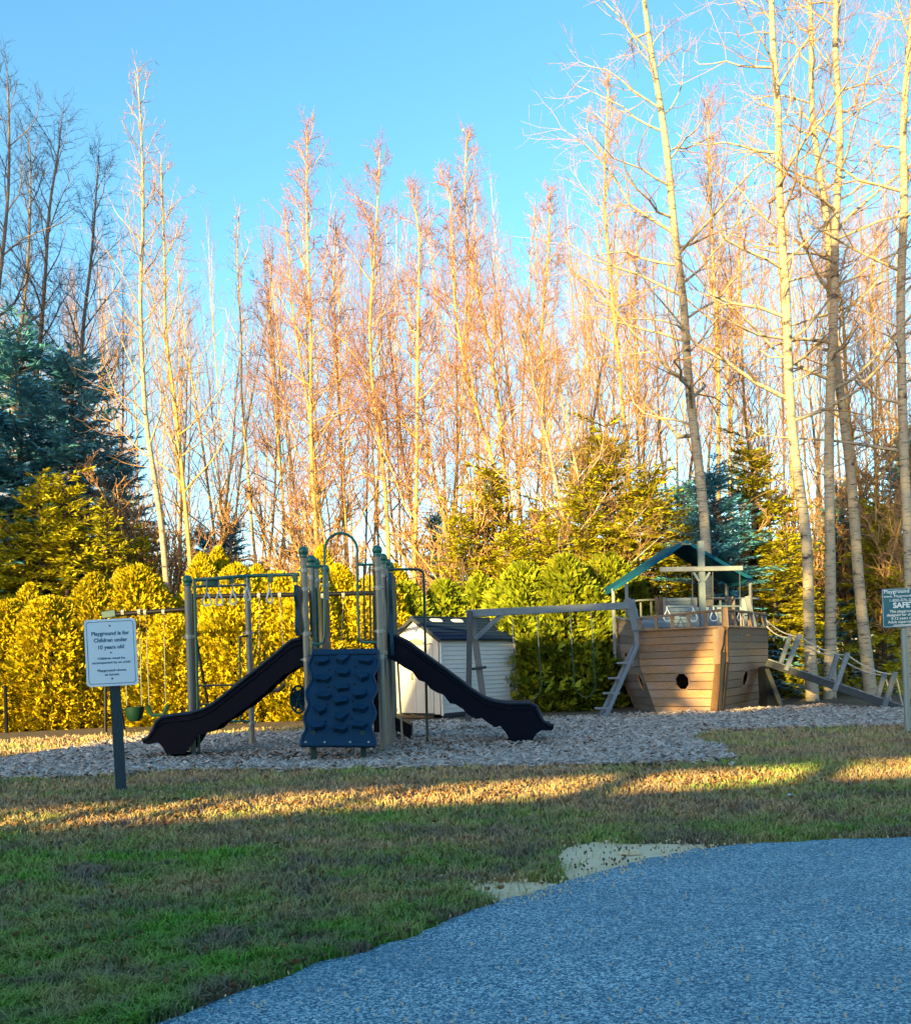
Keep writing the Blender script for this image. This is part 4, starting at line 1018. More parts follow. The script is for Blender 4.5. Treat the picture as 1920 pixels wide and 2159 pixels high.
    main = [W(413, 1223, 12.55), W(450, 1220.5, 12.95), W(488, 1217, 13.35), W(520, 1214.5, 13.5), W(570, 1213, 13.5), W(630, 1211.5, 13.4)]
    m = MB(); m.tube(main, .028, 10); trk = m.build('overhead_track', M['green'], root, True)
    m = MB(); m.tube([W(408, 1236.5, 12.5), W(460, 1236, 13.2), W(515, 1233.5, 13.95)], .018, 8); m.build('cross_rail', M['green'], trk, True)
    for x, y, d in ((521, 1216, 13.75), (570, 1216, 13.5), (488, 1219, 13.35), (622, 1216, 13.4)):
        a = W(x, y - 3, d); m = MB(); m.beam(a, a + V(0, 0, -.10), .07, .07, up=(0, 1, 0)); m.build('bracket', M['green'], trk)
    m = MB(); a = W(430, 1228, 12.8); b_ = W(455, 1229, 13.1); m.beam(a, b_, .08, .1); m.build('trolley', M['green'], trk)
    for x, y, d in ((436, 1262, 12.75), (462, 1261, 13.05), (491, 1259, 13.35), (521, 1251, 13.45), (568, 1256, 13.5), (626, 1254, 13.45)):
        ring = thing('hanging_ring', W(x, y, d), 'white', 'ring'); ring['label'] = {436: 'white triangular hanging ring nearest the left ladder post', 462: 'white triangular hanging ring, second from the left ladder post', 491: 'white triangular hanging ring midway between the two ladder posts', 521: 'white triangular hanging ring in front of the far ladder post', 568: 'white triangular hanging ring between far ladder post and tower', 626: 'white triangular hanging ring against the tower posts'}[x]
        ring['group'] = 'white rings on the overhead ladder'
        cc = W(x, y, d); wv, hh = 9.5 / F * d, 15 / F * d; yaw = rnd.uniform(-.5, .5) if x < 500 else 1.1
        def rp(a, b2): return cc + V(a * math.cos(yaw), a * math.sin(yaw), b2)
        pts = [rp(0, hh), rp(-wv * .35, hh * .45), rp(-wv, -hh * .45), rp(-wv * .85, -hh * .8), rp(-wv * .5, -hh), rp(wv * .5, -hh), rp(wv * .85, -hh * .8), rp(wv, -hh * .45), rp(wv * .35, hh * .45)]
        m = MB(); m.tube(pts, .013, 7, closed=True); m.build('grip', M['white_ring'], ring, True)
        m = MB(); m.tube([rp(0, hh), rp(0, hh + .1), V(cc.x, cc.y, W(x, 1217, d).z)], .009, 6); m.build('hanger', M['chain'], ring, True)
    # green climbing ladder at the end
    for top, bot, d, r_ in (((410, 1222), (420, 1598), 12.47, .021), ((505, 1342), (507.5, 1522), 13.9, .017)):
        m = MB(); m.tube([W(*top, d), W((top[0] + bot[0]) / 2, (top[1] + bot[1]) / 2, d), W(*bot, d)], r_, 8); m.build('ladder_side', M['green'], root, True)
    for y0, y1 in ((1446, 1444), (1486, 1485)):
        m = MB(); m.tube([W(418, y0, 12.47), W(516, y1, 13.95)], .015, 8); m.build('ladder_rung', M['green'], root, True)
    m = MB(); m.tube([W(505, 1350, 13.9), W(507, 1343.5, 13.9), W(512, 1341.5, 13.9), W(521, 1341, 13.95)], .017, 8); m.build('ladder_top', M['green_dark'], root, True)
    m = MB(); m.tube([W(484, 1521.5, 13.9), W(526, 1521, 13.95)], .017, 8); m.build('ladder_foot', M['green'], root, True)
tower()

# ------------------------------------------------------------------ metal swing sets behind the tower
def chain(mb, a, b, r=.006, n=3):
    a = Vector(a); b = Vector(b); L = (b - a).length; k = max(4, int(L / .07))
    for i in range(k):
        p = a.lerp(b, i / k); q = a.lerp(b, (i + .85) / k); mb.tube([p, p.lerp(q, .5) + V((-1) ** i * .006, 0, 0), q], [r * .6, r, r * .6], 4)
def swing_sets():
    d = 17.5
    root = thing('swing_set', W(407, 1500, d) * 1.0 - V(0, 0, W(407, 1500, d).z), 'black steel swing frame behind the ring ladder and tower', 'swing set')
    b0, b1 = W(410, 1258, d), W(792, 1250.5, d)
    m = MB(); m.tube([b0, b1], .045, 10); m.build('top_beam', M['black'], root, True)
    for x0, x1, dy in ((406, 409, -.1), (406, 398, 1.6), (790, 795, -.4), (790, 800, 1.6)):
        a = W(x0, 1256, d); e = W(x1, 1500, d + dy); m = MB(); m.tube([a, V(e.x, d + dy, -.02)], .045, 8); m.build('leg', M['black'], root, True)
    sl = [('black bucket swing on pale chains seen between the tower posts', 702, 'b'), ('black belt swing on pale chains behind the overhead ladder', 568, 's')]
    for lab, x, kind in sl:
        top = W(x, 1256, d); s = thing('swing', top, lab, 'swing', 'swings on the black steel frames')
        for dx in (-.2, .2):
            m = MB(); m.lathe(top + V(dx, 0, .0), [(.03, -.03), (.062, -.03), (.062, .03), (.03, .03)], 8, axis=(1, 0, 0)); m.build('hanger', M['galv'], s, True)
            m = MB(); bot = top + V(dx * (1.15 if kind == 's' else .6), 0, -1.0); chain(m, top + V(dx, 0, 0), bot); m.build('chain', M['chain'], s)
            m = MB(); bb = bot + V(0, 0, -.75); m.tube([bot, bb], .014, 6); m.build('sleeve', M['black'], s, True)
        m = MB(); z = top.z - 1.75
        if kind == 's': m.tube([top + V(-.23, 0, -1.72), top + V(-.12, 0, -1.82), top + V(.12, 0, -1.82), top + V(.23, 0, -1.72)], .05, 6)
        else: m.lathe(V(top.x, top.y, z - .12), [(.1, 0), (.16, .05), (.17, .3), (.15, .3), (.14, .05), (0, .02)], 10)
        m.build('seat', M['black'], s, True)
    d2 = 19.0
    root = thing('swing_set', V(W(300, 1400, d2).x, d2, 0), 'lower black steel swing frame behind the white sign', 'swing set')
    a0, a1 = W(222, 1297, d2), W(402, 1284, d2)
    m = MB(); m.tube([a0, a1], .05, 10); m.build('top_beam', M['black'], root, True)
    for top, dx, dy in ((a0, .12, -.5), (a0, .10, .6), (a1, .05, -.1), (a1, .12, .9)):
        m = MB(); m.tube([top, V(top.x + dx, top.y + dy, -.02)], .032, 8); m.build('leg', M['black'], root, True)
    m = MB(); m.beam(a0 + V(-.05, 0, 0), a0 + V(.22, 0, .03), .12, .14); m.build('end_bracket', M['panel'], root)
    for lab, x, w_, kind in (('green bucket swing hanging between white sign and slide', 277, .17, 'g'), ('dark belt swing with a pale chain showing right of the sign', 326, .19, 's')):
        top = W(x, 1291, d2); s = thing('swing', top, lab, 'swing', 'swings on the black steel frames')
        zs = W(x, 1508, d2).z if kind == 'g' else .3
        for dx in (-w_, w_):
            m = MB(); m.lathe(top + V(dx, 0, 0), [(.03, -.03), (.066, -.03), (.066, .03), (.03, .03)], 8, axis=(1, 0, 0)); m.build('hanger', M['galv'], s, True)
            e = V(top.x + dx * .9, top.y, zs + .2); mm = (top + V(dx, 0, 0)).lerp(e, .28)
            m = MB(); chain(m, top + V(dx, 0, 0), mm); m.build('chain', M['chain'], s)
            m = MB(); m.tube([mm, e], .013, 6); m.build('sleeve', M['green_dark'], s, True)
        m = MB()
        if kind == 'g': m.lathe(V(top.x, top.y, zs - .13), [(.09, 0), (.15, .06), (.19, .2), (.2, .3), (.17, .3), (.13, .06), (0, .03)], 12)
        else: m.tube([V(top.x - .22, top.y, zs + .2), V(top.x - .12, top.y, zs), V(top.x + .12, top.y, zs), V(top.x + .22, top.y, zs + .2)], .05, 6)
        m.build('seat', M['seat_green'], s, True)
swing_sets()

# ------------------------------------------------------------------ wooden pirate ship
def facet(root, left, right, nlow, nup, ports, mat, th=.035, jit=0.0, skip=()):
    """left/right: (bottom, knee, top). Planked rows; an octagonal port cut over two rows each"""
    n = nlow + nup
    def edge(E, v):
        return E[0].lerp(E[1], v / nlow) if v <= nlow else E[1].lerp(E[2], (v - nlow) / nup)
    def P(s_, v): return edge(left, v).lerp(edge(right, v), s_)
    ctr = P(.5, n / 2); nrm = (P(1, 1) - P(0, 1)).cross(P(.5, 2) - P(.5, 1)).normalized()
    if nrm.y > 0: nrm = -nrm
    length = (P(1, nlow) - P(0, nlow)).length
    for r_ in range(n):
        a, b = r_ + .04, r_ + .96
        pr = [p for p in ports if p[1] - 1 - .01 <= r_ < p[1] + 1 - .01]
        off = nrm * (rnd.random() * .006)
        if not pr:
            polys = [[(0, a), (1, a), (1, b), (0, b)]]
        else:
            cs, cv, rad = pr[0]; hs = rad / length
            lower = r_ < cv - .5
            if lower: prof = [(.41 * hs, a), (hs, cv - .41), (hs, b)]
            else: prof = [(hs, a), (hs, cv + .41), (.41 * hs, b)]
            polys = [[(0, a)] + [(cs - w, v) for w, v in prof] + [(0, b)], [(cs + w, v) for w, v in prof[:1]] + [(1, a), (1, b)] + [(cs + w, v) for w, v in prof[::-1][:2]]]
        for poly in polys:
            m = MB(); m.slab([P(*q) + off for q in poly], -nrm * th); m.build('plank', mat, root)
    for cs, cv, rad in ports:
        hs = rad / length; oc = [(.41, -1), (1, -.41), (1, .41), (.41, 1), (-.41, 1), (-1, .41), (-1, -.41), (-.41, -1)]
        m = MB(); outer = [P(cs + x * hs * 1.13, cv + y * 1.13) + nrm * .010 for x, y in oc]; inner = [P(cs + x * hs * .93, cv + y * .93) + nrm * .010 for x, y in oc]; ib = [p - nrm * .03 for p in inner]; ob = [p - nrm * .02 for p in outer]
        fs = []
        for k in range(8):
            k2 = (k + 1) % 8; fs += [(k, k2, 8 + k2, 8 + k), (8 + k, 8 + k2, 16 + k2, 16 + k), (24 + k, 24 + k2, k2, k)]
        m.add(outer + inner + ib + ob, fs); m.build('porthole_frame', M['hull'], root)
    return P, nrm

def pirate_ship():
    root = thing('pirate_ship', V(5.2, 20.2, 0), 'wooden pirate ship playhouse with planked bow, rail, mast and blue canopy', 'playhouse')
    def z(p, zz): return V(p.x, p.y, zz)
    Lb, Lk, Lt = z(W(1385, 1504, 19.4), -.04), W(1349, 1405, 20.0), W(1346, 1332, 20.0)
    Sb, Sk, St = z(W(1514, 1505, 18.5), -.04), W(1524, 1400, 18.65), W(1531, 1323, 18.7)
    Rb, Rk, Rt = z(W(1596, 1491, 21.3), -.04), W(1618, 1396, 21.8), W(1619, 1326, 21.8)
    Ab, Ak, At = z(W(1342, 1495, 21.4), -.04), W(1303, 1410, 22.0), W(1298, 1303, 22.0)
    Lt2 = W(1344, 1313, 20.0)
    facet(root, (Lb, Lk, Lt), (Sb, Sk, St), 6, 5, [(.50, 4, .17)], M['hull'])
    facet(root, (Sb, Sk, St), (Rb, Rk, Rt), 6, 5, [(.52, 4, .24)], M['hull'])
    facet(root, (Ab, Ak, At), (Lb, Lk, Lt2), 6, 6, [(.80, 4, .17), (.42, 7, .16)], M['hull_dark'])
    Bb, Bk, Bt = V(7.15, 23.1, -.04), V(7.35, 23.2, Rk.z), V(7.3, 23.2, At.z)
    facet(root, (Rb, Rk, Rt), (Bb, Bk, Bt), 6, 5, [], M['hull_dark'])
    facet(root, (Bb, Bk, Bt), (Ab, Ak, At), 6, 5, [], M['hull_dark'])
    zd = 1.34   # deck boards
    for i in range(12):
        t0, t1 = i / 12, (i + 1) / 12 - .004
        def at(A, B, t): q = A.lerp(B, t); return V(q.x, q.y, zd)
        a0, a1 = at(Lk + V(.06, .06, 0), Rk + V(-.06, .06, 0), t0), at(Lk + V(.06, .06, 0), Rk + V(-.06, .06, 0), t1)
        b0, b1 = at(Ak + V(.06, -.06, 0), Bk + V(-.06, -.06, 0), t0), at(Ak + V(.06, -.06, 0), Bk + V(-.06, -.06, 0), t1)
        m = MB(); m.slab([a0, a1, b1, b0], V(0, 0, .03)); m.build('deck_board', M['grey_wood'], root)
    m = MB(); m.slab([V(Sk.x, Sk.y + .12, zd), V(Rk.x - .08, Rk.y, zd), V(Lk.x + .08, Lk.y, zd)], V(0, 0, .03)); m.build('bow_deck', M['grey_wood'], root)
    # cap boards on top of the bow planking
    for a, b in ((Lt, St), (St, Rt)):
        m = MB(); dd = (b - a).normalized(); m.beam(a - dd * .03 + V(0, 0, .02), b + dd * .03 + V(0, 0, .02), .11, .04); m.build('cap_board', M['hull'], root)
    m = MB(); m.beam(At + V(0, 0, .02), Lt2 + V(0, 0, .02), .12, .04); m.build('cap_board', M['grey_wood'], root)
    # bow rail
    rl = [W(1345, 1304, 20.0), W(1527, 1286, 18.7), W(1611, 1295, 21.7)]
    for a, b in ((rl[0], rl[1]), (rl[1], rl[2])):
        m = MB(); m.beam(a, b, .09, .05); m.build('rail', M['hull'], root)
    for (a, b, ra, rb, ss) in ((Lt, St, rl[0], rl[1], (.22, .41, .60, .79)), (St, Rt, rl[1], rl[2], (.18, .37, .55, .72, .87))):
        for s_ in ss:
            p = a.lerp(b, s_) + V(0, 0, .04); q = ra.lerp(rb, s_) - V(0, 0, .025); e = (b - a).normalized(); nn = e.cross(V(0, 0, 1)); h = q - p
            w_ = [(.045, 0), (.048, .12), (.030, .3), (.022, .48), (.030, .62), (.046, .86), (.046, 1)]
            m = MB(); m.slab([p + h * t + e * ww for ww, t in w_] + [p + h * t - e * ww for ww, t in w_[::-1]], nn * .035); m.build('baluster', M['hull'], root)
    m = MB(); m.beam(St + V(-.02, -.0, .02), rl[1] + V(0, 0, .05), .11, .11, up=(0, 1, 0)); m.build('rail_post', M['hull'], root)
    m = MB(); m.beam(Lt + V(.03, 0, 0), rl[0] + V(.03, 0, .03), .08, .08, up=(0, 1, 0)); m.build('rail_post', M['hull'], root)
    m = MB(); m.beam(Rt + V(-.03, 0, 0), rl[2] + V(-.03, 0, .03), .08, .08, up=(0, 1, 0)); m.build('rail_post', M['grey_wood'], root)
    # stem: two flanking boards, scrolled figurehead cheeks, central gap
    eL = (Sk - Lk).normalized(); eR = (Rk - Sk).normalized(); nL = V(-.6, -.8, 0); nR = V(.8, -.6, 0)
    nL = eL.cross(V(0, 0, 1)).normalized(); nR = eR.cross(V(0, 0, 1)).normalized()
    m = MB(); m.slab([Sb - eL * .16 + nL * .03, Sb - eL * .0 + nL * .03, Sk - eL * .0 + nL * .03, Sk - eL * .15 + nL * .03], nL * .04); m.build('stem_board', M['stem_wood'], root)
    m = MB(); m.slab([Sb + eR * .03 + nR * .03, Sb + eR * .19 + nR * .03, Sk + eR * .19 + nR * .03, Sk + eR * .03 + nR * .03], nR * .04); m.build('stem_board', M['stem_wood'], root)
    m = MB(); m.slab([Sb + V(-.03, -.07, 0), Sb + V(.03, -.07, 0), Sk + V(.03, -.08, .25), Sk + V(-.03, -.08, .25)], V(0, .1, 0)); m.build('keel', M['dark_wood'], root)
    hz = St.z - Sk.z
    sc = [(-.16, 0), (-.01, 0), (.0, .35), (.05, .55), (.07, .78), (.10, .95), (.03, 1.06), (-.06, .98), (-.15, .96)]
    m = MB(); m.slab([Sk + eL * x + nL * .05 + V(0, 0, hz * t) for x, t in sc], nL * .045); m.build('bow_scroll', M['hull'], root)
    sc = [(.03, .05), (.13, .0), (.12, .5), (.15, .75), (.14, .98), (.24, 1.12), (.28, 1.36), (.20, 1.3), (.12, 1.12), (.05, .9)]
    m = MB(); m.slab([Sk + eR * x + nR * .05 + V(0, 0, hz * t) for x, t in sc], nR * .045); m.build('bow_scroll', M['stem_wood'], root)
    # mast, yard and its two knees
    mb_ = W(1482, 1345, 20.4); mt = W(1477, 1141, 20.4)
    m = MB(); m.beam(V(mb_.x, mb_.y, zd), mt, .13, .13, up=(0, 1, 0)); m.build('mast', M['blue_wood'], root)
    y0, y1 = W(1391, 1201, 20.32), W(1565, 1198, 20.32)
    m = MB(); m.beam(y0, y1, .05, .105); yard = m.build('yard', M['grey_wood'], root)
    for sx in (-1, 1):
        a = W(1479 + sx * 5, 1226, 20.32); b = W(1479 + sx * 17, 1207, 20.32); m = MB(); m.beam(a, b, .04, .05); m.build('knee_brace', M['blue_wood'], root)
    # canopy: two tarp slopes along the ship, sagging edges, on four posts
    ax = V(-.09, 1.0, 0); rt = V(1.0, .09, 0)
    rf = W(1446, 1137, 21.0); le = W(1293, 1238, 21.6); re = W(1583, 1216, 21.3); Lc = 1.55
    for e0, sgn in ((le, -1), (re, 1)):
        m = MB(); N = 8; top = [rf + ax * (Lc * k / N) + V(0, 0, -.03 * math.sin(math.pi * k / N)) for k in range(N + 1)]; bot = [e0 + ax * (Lc * k / N) + V(0, 0, -.04 * math.sin(math.pi * k / N)) for k in range(N + 1)]
        rows = 5; vs = []
        for j in range(rows + 1):
            t = j / rows
            for k in range(N + 1): vs.append(top[k].lerp(bot[k], t) + V(0, 0, -.02 * math.sin(math.pi * t)))
        fs = [(j * (N + 1) + k, j * (N + 1) + k + 1, (j + 1) * (N + 1) + k + 1, (j + 1) * (N + 1) + k) for j in range(rows) for k in range(N)]
        nv = len(vs); th = V(0, 0, -.012)
        m.add(vs + [p + th for p in vs], fs + [tuple(nv + q for q in f_[::-1]) for f_ in fs])
        # hem hanging at the front and along the eave
        fe = [vs[j * (N + 1)] for j in range(rows + 1)]
        for a, b in zip(fe[:-1], fe[1:]): m.slab([a, b, b + V(0, 0, -.09), a + V(0, 0, -.09)], -ax * .01)
        for a, b in zip(bot[:-1], bot[1:]): m.slab([a, b, b + V(0, 0, -.09), a + V(0, 0, -.09)], rt * sgn * .01)
        m.build('canopy', M['canopy'], root)
    m = MB(); m.tube([rf + V(0, 0, -.04), rf + ax * Lc + V(0, 0, -.04)], .03, 8); m.build('ridge_pole', M['galv'], root, True)
    m = MB(); a = W(1436, 1147, 21.02); b = W(1456, 1147, 21.02); m.beam(a, b, .04, .05); m.build('ridge_block', M['grey_wood'], root)
    for p in (le, re):
        for k in (.06, Lc - .06):
            q = p + ax * k; m = MB(); m.beam(V(q.x, q.y, .9), q + V(0, 0, -.03), .07, .07, up=(0, 1, 0)); m.build('canopy_post', M['grey_wood'], root)
    q = W(1320, 1231, 20.3); m = MB(); m.beam(W(1322, 1300, 20.3), q, .07, .07, up=(0, 1, 0)); m.build('side_post', M['grey_wood'], root)
    # cabin steps wall: blue grey boards seen through the bow rail, then the upper panel
    for i in range(5):
        a = W(1353, 1320 - i * 8.5, 21.2); b = W(1517, 1318 - i * 8.5, 21.2)
        if i > 2: a = W(1400, 1320 - i * 8.5, 21.2); b = W(1520, 1318 - i * 8.5, 21.2)
        m = MB(); m.beam(a, b, .09, .03, up=(0, 1, 0)); m.build('cabin_board', M['blue_wood'], root)
    for i in range(4):
        a = W(1402, 1286 - i * 7.2, 22.0); b = W(1464, 1285 - i * 7.2, 22.0); m = MB(); m.beam(a, b, .078, .03, up=(0, 1, 0)); m.build('cabin_board', M['blue_wood'], root)
    for x in (1400, 1466):
        m = MB(); m.beam(V(W(x, 1300, 22.0).x, 22.05, zd), W(x, 1260, 22.05), .07, .07, up=(0, 1, 0)); m.build('cabin_post', M['grey_wood'], root)
    # stern rail with balusters
    s0, s1 = W(1300, 1268, 22.6), W(1598, 1262, 23.2)
    m = MB(); m.beam(s0, W(1395, 1264, 22.8), .08, .05); m.build('stern_rail', M['grey_wood'], root)
    m = MB(); m.beam(W(1485, 1262, 23.0), s1, .08, .05); m.build('stern_rail', M['grey_wood'], root)
    for x in (1310, 1328, 1350, 1372, 1388, 1500, 1518, 1540, 1560, 1580):
        p = W(x, 1266, 22.8); m = MB(); m.beam(V(p.x, p.y, zd), p, .05, .04, up=(0, 1, 0)); m.build('stern_baluster', M['grey_wood'], root)
    for x in (1383, 1392, 1536, 1545):
        p = W(x, 1258, 22.4); m = MB(); m.beam(V(p.x, p.y, zd), p, .07, .07, up=(0, 1, 0)); m.build('stern_post', M['hull_dark'], root)
    # boarding posts where swing beam and rails meet the hull
    m = MB(); m.beam(W(1322, 1262, 19.6), W(1340, 1328, 19.6), .15, .05, up=(0, 1, 0)); m.build('leaning_board', M['grey_wood'], root)
    m = MB(); m.beam(W(1331, 1264, 19.7), W(1342, 1306, 19.7), .11, .05, up=(0, 1, 0)); m.build('leaning_board', M['blue_wood'], root)
    m = MB(); m.beam(W(1339, 1300, 19.75), W(1342, 1366, 19.75), .09, .09, up=(0, 1, 0)); m.build('leg_post', M['grey_wood'], root)
    m = MB(); m.beam(W(1574, 1257, 20.6), W(1590, 1322, 20.6), .11, .05, up=(0, 1, 0)); m.build('leaning_board', M['grey_wood'], root)
    m = MB(); m.beam(W(1568, 1262, 21.2), W(1570, 1322, 21.2), .12, .1, up=(0, 1, 0)); m.build('leaning_board', M['blue_wood'], root)
    # ladder up the left side
    for top, bot, mt_ in (((1343, 1362), (1273, 1519), M['grey_wood']), ((1336, 1362), (1262, 1518), M['grey_wood'])):
        dB = 17.75 if top[0] == 1343 else 18.2; dT = 19.6 if top[0] == 1343 else 20.0
        a, b = W(*top, dT), W(*bot, dB); b.z = -.03; m = MB(); m.beam(a, b, .05, .10, up=(.5, -.8, .3)); m.build('ladder_rail', mt_, root)
    for x, y, t in ((1320, 1398, .25), (1302, 1430, .46), (1291, 1462, .67), (1274, 1494, .88)):
        dd = 19.75 + (17.9 - 19.75) * t; c = W(x, y, dd); m = MB(); m.beam(c + V(-.14, .16, 0), c + V(.10, -.12, 0), .11, .045); m.build('ladder_rung', M['grey_wood'], root)
    # support stair under the ramp head; black panel stands in for shadow
    a = W(1612, 1408, 20.6); b = W(1646, 1500, 19.6); b.z = -.02
    m = MB(); m.slab([a, W(1620, 1405, 20.6), W(1652, 1498, 19.5), W(1618, 1500, 19.8)], V(.0, .5, 0)); m.build('support_panel', M['black'], root)
    m = MB(); m.beam(W(1617, 1412, 20.3), V(b.x, 19.5, -.02), .09, .06, up=(0, 1, 0)); m.build('support_leg', M['dark_wood'], root)
    return St, Rt
St, Rt = pirate_ship()

def trapeze(x0, x1, y, lab, ropes=(1206, 1206)):
    d = 20.3; c = W((x0 + x1) / 2, y, d); t = thing('trapeze_bar', c, lab, 'trapeze', 'trapeze bars under the ship yard')
    for x in (x0, x1):
        m = MB(); m.tube([W(x - 1, 1206, d), W(x, y, d)], .012, 6); m.build('rope', M['dark_wood'], t, True)
        cc = W(x + 1.5, y + 18, d); wv, hh = .085, .13
        m = MB(); pts = [cc + V(a, 0, b) for a, b in ((0, hh), (-wv * .5, hh * .4), (-wv, -hh * .5), (-wv * .6, -hh), (wv * .6, -hh), (wv, -hh * .5), (wv * .5, hh * .4))]
        m.tube(pts, .014, 6, closed=True); m.build('ring', M['white_ring'], t, True)
        m = MB(); m.tube([W(x, y, d), cc + V(0, 0, hh)], .01, 6); m.build('ring_strap', M['white_ring'], t, True)
    m = MB(); m.tube([W(x0 - 2, y, d), W(x1 + 2, y, d)], .02, 8); m.build('bar', M['blue_wood'], t, True)
trapeze(1405, 1460, 1279, 'blue trapeze bar with white rings left of the ship mast')
trapeze(1503, 1560, 1278.5, 'blue trapeze bar with white rings right of the ship mast')

# wooden swing frame joined to the ship, with two swings
def wood_swing():
    root = thing('wooden_swing_set', V(.25, 18.0, 0), 'grey timber swing beam on an A-frame running to the pirate ship', 'swing set')
    bl, br = W(985, 1294, 18.0), W(1324, 1277, 19.6)
    m = MB(); m.beam(bl, br, .1, .15); m.build('top_beam', M['grey_wood'], root)
    f1 = W(986, 1524, 18.0); f1.z = -.03
    m = MB(); m.beam(bl + V(.05, -.03, .04), V(f1.x, 17.6, -.03), .11, .09, up=(0, 1, 0)); m.build('leg', M['dark_wood'], root)
    m = MB(); a = bl + V(.08, .05, .04); e = W(1024, 1500, 19.2); m.beam(a, V(e.x, e.y, -.03), .13, .09, up=(0, 1, 0)); m.build('leg', M['grey_wood'], root)
    m = MB(); m.beam(W(1062, 1292, 18.32), W(1000, 1348, 18.2), .10, .06, up=(0, 1, 0)); m.build('brace', M['grey_wood'], root)
    m = MB(); m.beam(W(994, 1411, 17.9), W(1021, 1407, 18.7), .09, .05); m.build('cross_piece', M['dark_wood'], root)
    for (xa, xb, seat, lab, off) in ((1073, 1124, 1486, 'belt swing on ropes just right of the shed', 0), (1194, 1240, 1480, 'belt swing on ropes nearest the pirate ship', 0)):
        def bp(x):
            t = (x - 985) / (1324 - 985); return bl.lerp(br, t)
        A, B = bp(xa), bp(xb); s = thing('rope_swing', (A + B) / 2, lab, 'swing', 'swings on the timber beam')
        zs = .42
        for P, q in ((A, -1), (B, 1)):
            mid = V(P.x + .02, P.y, P.z - .75); e = V(P.x + .05, P.y, zs + .22)
            m = MB(); m.tube([P, mid], .009, 6); m.build('rope', M['rope'], s, True)
            m = MB(); m.tube([mid, e], .012, 6); m.build('sleeve', M['green_dark'], s, True)
        m = MB(); a2 = V(A.x + .05, A.y, zs + .22); b2 = V(B.x + .05, B.y, zs + .22); n = 8
        top = [a2.lerp(b2, k / n) + V(0, 0, -.26 * math.sin(math.pi * k / n) ** .7) for k in range(n + 1)]
        for p, q in zip(top[:-1], top[1:]): m.add([p + V(0, -.07, 0), q + V(0, -.07, 0), q + V(0, .07, 0), p + V(0, .07, 0), p + V(0, -.07, -.015), q + V(0, -.07, -.015), q + V(0, .07, -.015), p + V(0, .07, -.015)], [(0, 1, 2, 3), (7, 6, 5, 4), (0, 4, 5, 1), (2, 6, 7, 3)])
        m.build('seat', M['green_dark'], s)
wood_swing()

# boarding ramp with rope rails
def ramp():
    P0, P1 = W(1617, 1398, 20.2), W(1893, 1506, 18.0); P1.z = .02
    d = (P1 - P0); dn = d.normalized(); side = V(.30, .92, 0).normalized() * .62; upn = dn.cross(side).normalized()
    if upn.z < 0: upn = -upn
    root = thing('boarding_ramp', V(P1.x, P1.y, 0), 'grey plank boarding ramp with post pairs and rope rails leading up to the ship', 'ramp')
    for nm, o in (('near', V(0, 0, 0)), ('far', side)):
        m = MB(); m.beam(P0 + o, P1 + o + dn * .12, .05, .15, up=upn); m.build('side_beam', M['dark_wood'], root)
    n = 17; L = d.length
    for i in range(n):
        c = P0 + dn * (L * (i + .5) / n) + upn * .085; m = MB(); m.beam(c - side * .04, c + side * 1.04, L / n - .012, .028, up=upn); m.build('deck_board', M['grey_wood'], root)
    for i in range(5):
        c = P0 + dn * (L * (.12 + .2 * i)) + upn * .112; m = MB(); m.beam(c + side * .08, c + side * .92, .035, .025, up=upn); m.build('tread_cleat', M['dark_wood'], root)
    tops = [[], []]
    for (tn, bn, tf, bf, dn_, df) in (((1686, 1337), (1658, 1409), (1666, 1338), (1647, 1394), 19.75, 20.3), ((1787, 1377), (1761, 1452), (1765, 1379), (1749, 1431), 18.95, 19.5), ((1887, 1417), (1864, 1490), (1865, 1419), (1849, 1471), 18.15, 18.7)):
        for k, (t, b, dd) in enumerate(((tn, bn, dn_), (tf, bf, df))):
            a, e = W(*b, dd), W(*t, dd); m = MB(); m.beam(a - (e - a).normalized() * .05, e, .085, .085, up=(0, 1, 0)); m.build('rail_post', M['grey_wood'], root); tops[k].append(e)
    st = [W(1616, 1309, 20.5), W(1616, 1321, 20.9)]
    for k in (0, 1):
        pts = [st[k]] + [t - V(0, 0, .05) for t in tops[k]]
        full = []
        for a, b in zip(pts[:-1], pts[1:]):
            for j in range(8): t = j / 8; full.append(a.lerp(b, t) + V(0, 0, -.09 * 4 * t * (1 - t)))
        full.append(pts[-1]); e = pts[-1]; full += [e + V(.05, 0, -.2), e + V(.10, 0, -.5), e + V(.16, 0, -.72)]
        m = MB(); m.tube(full, .014, 6); m.build('rope_rail', M['rope'], root, True)
ramp()

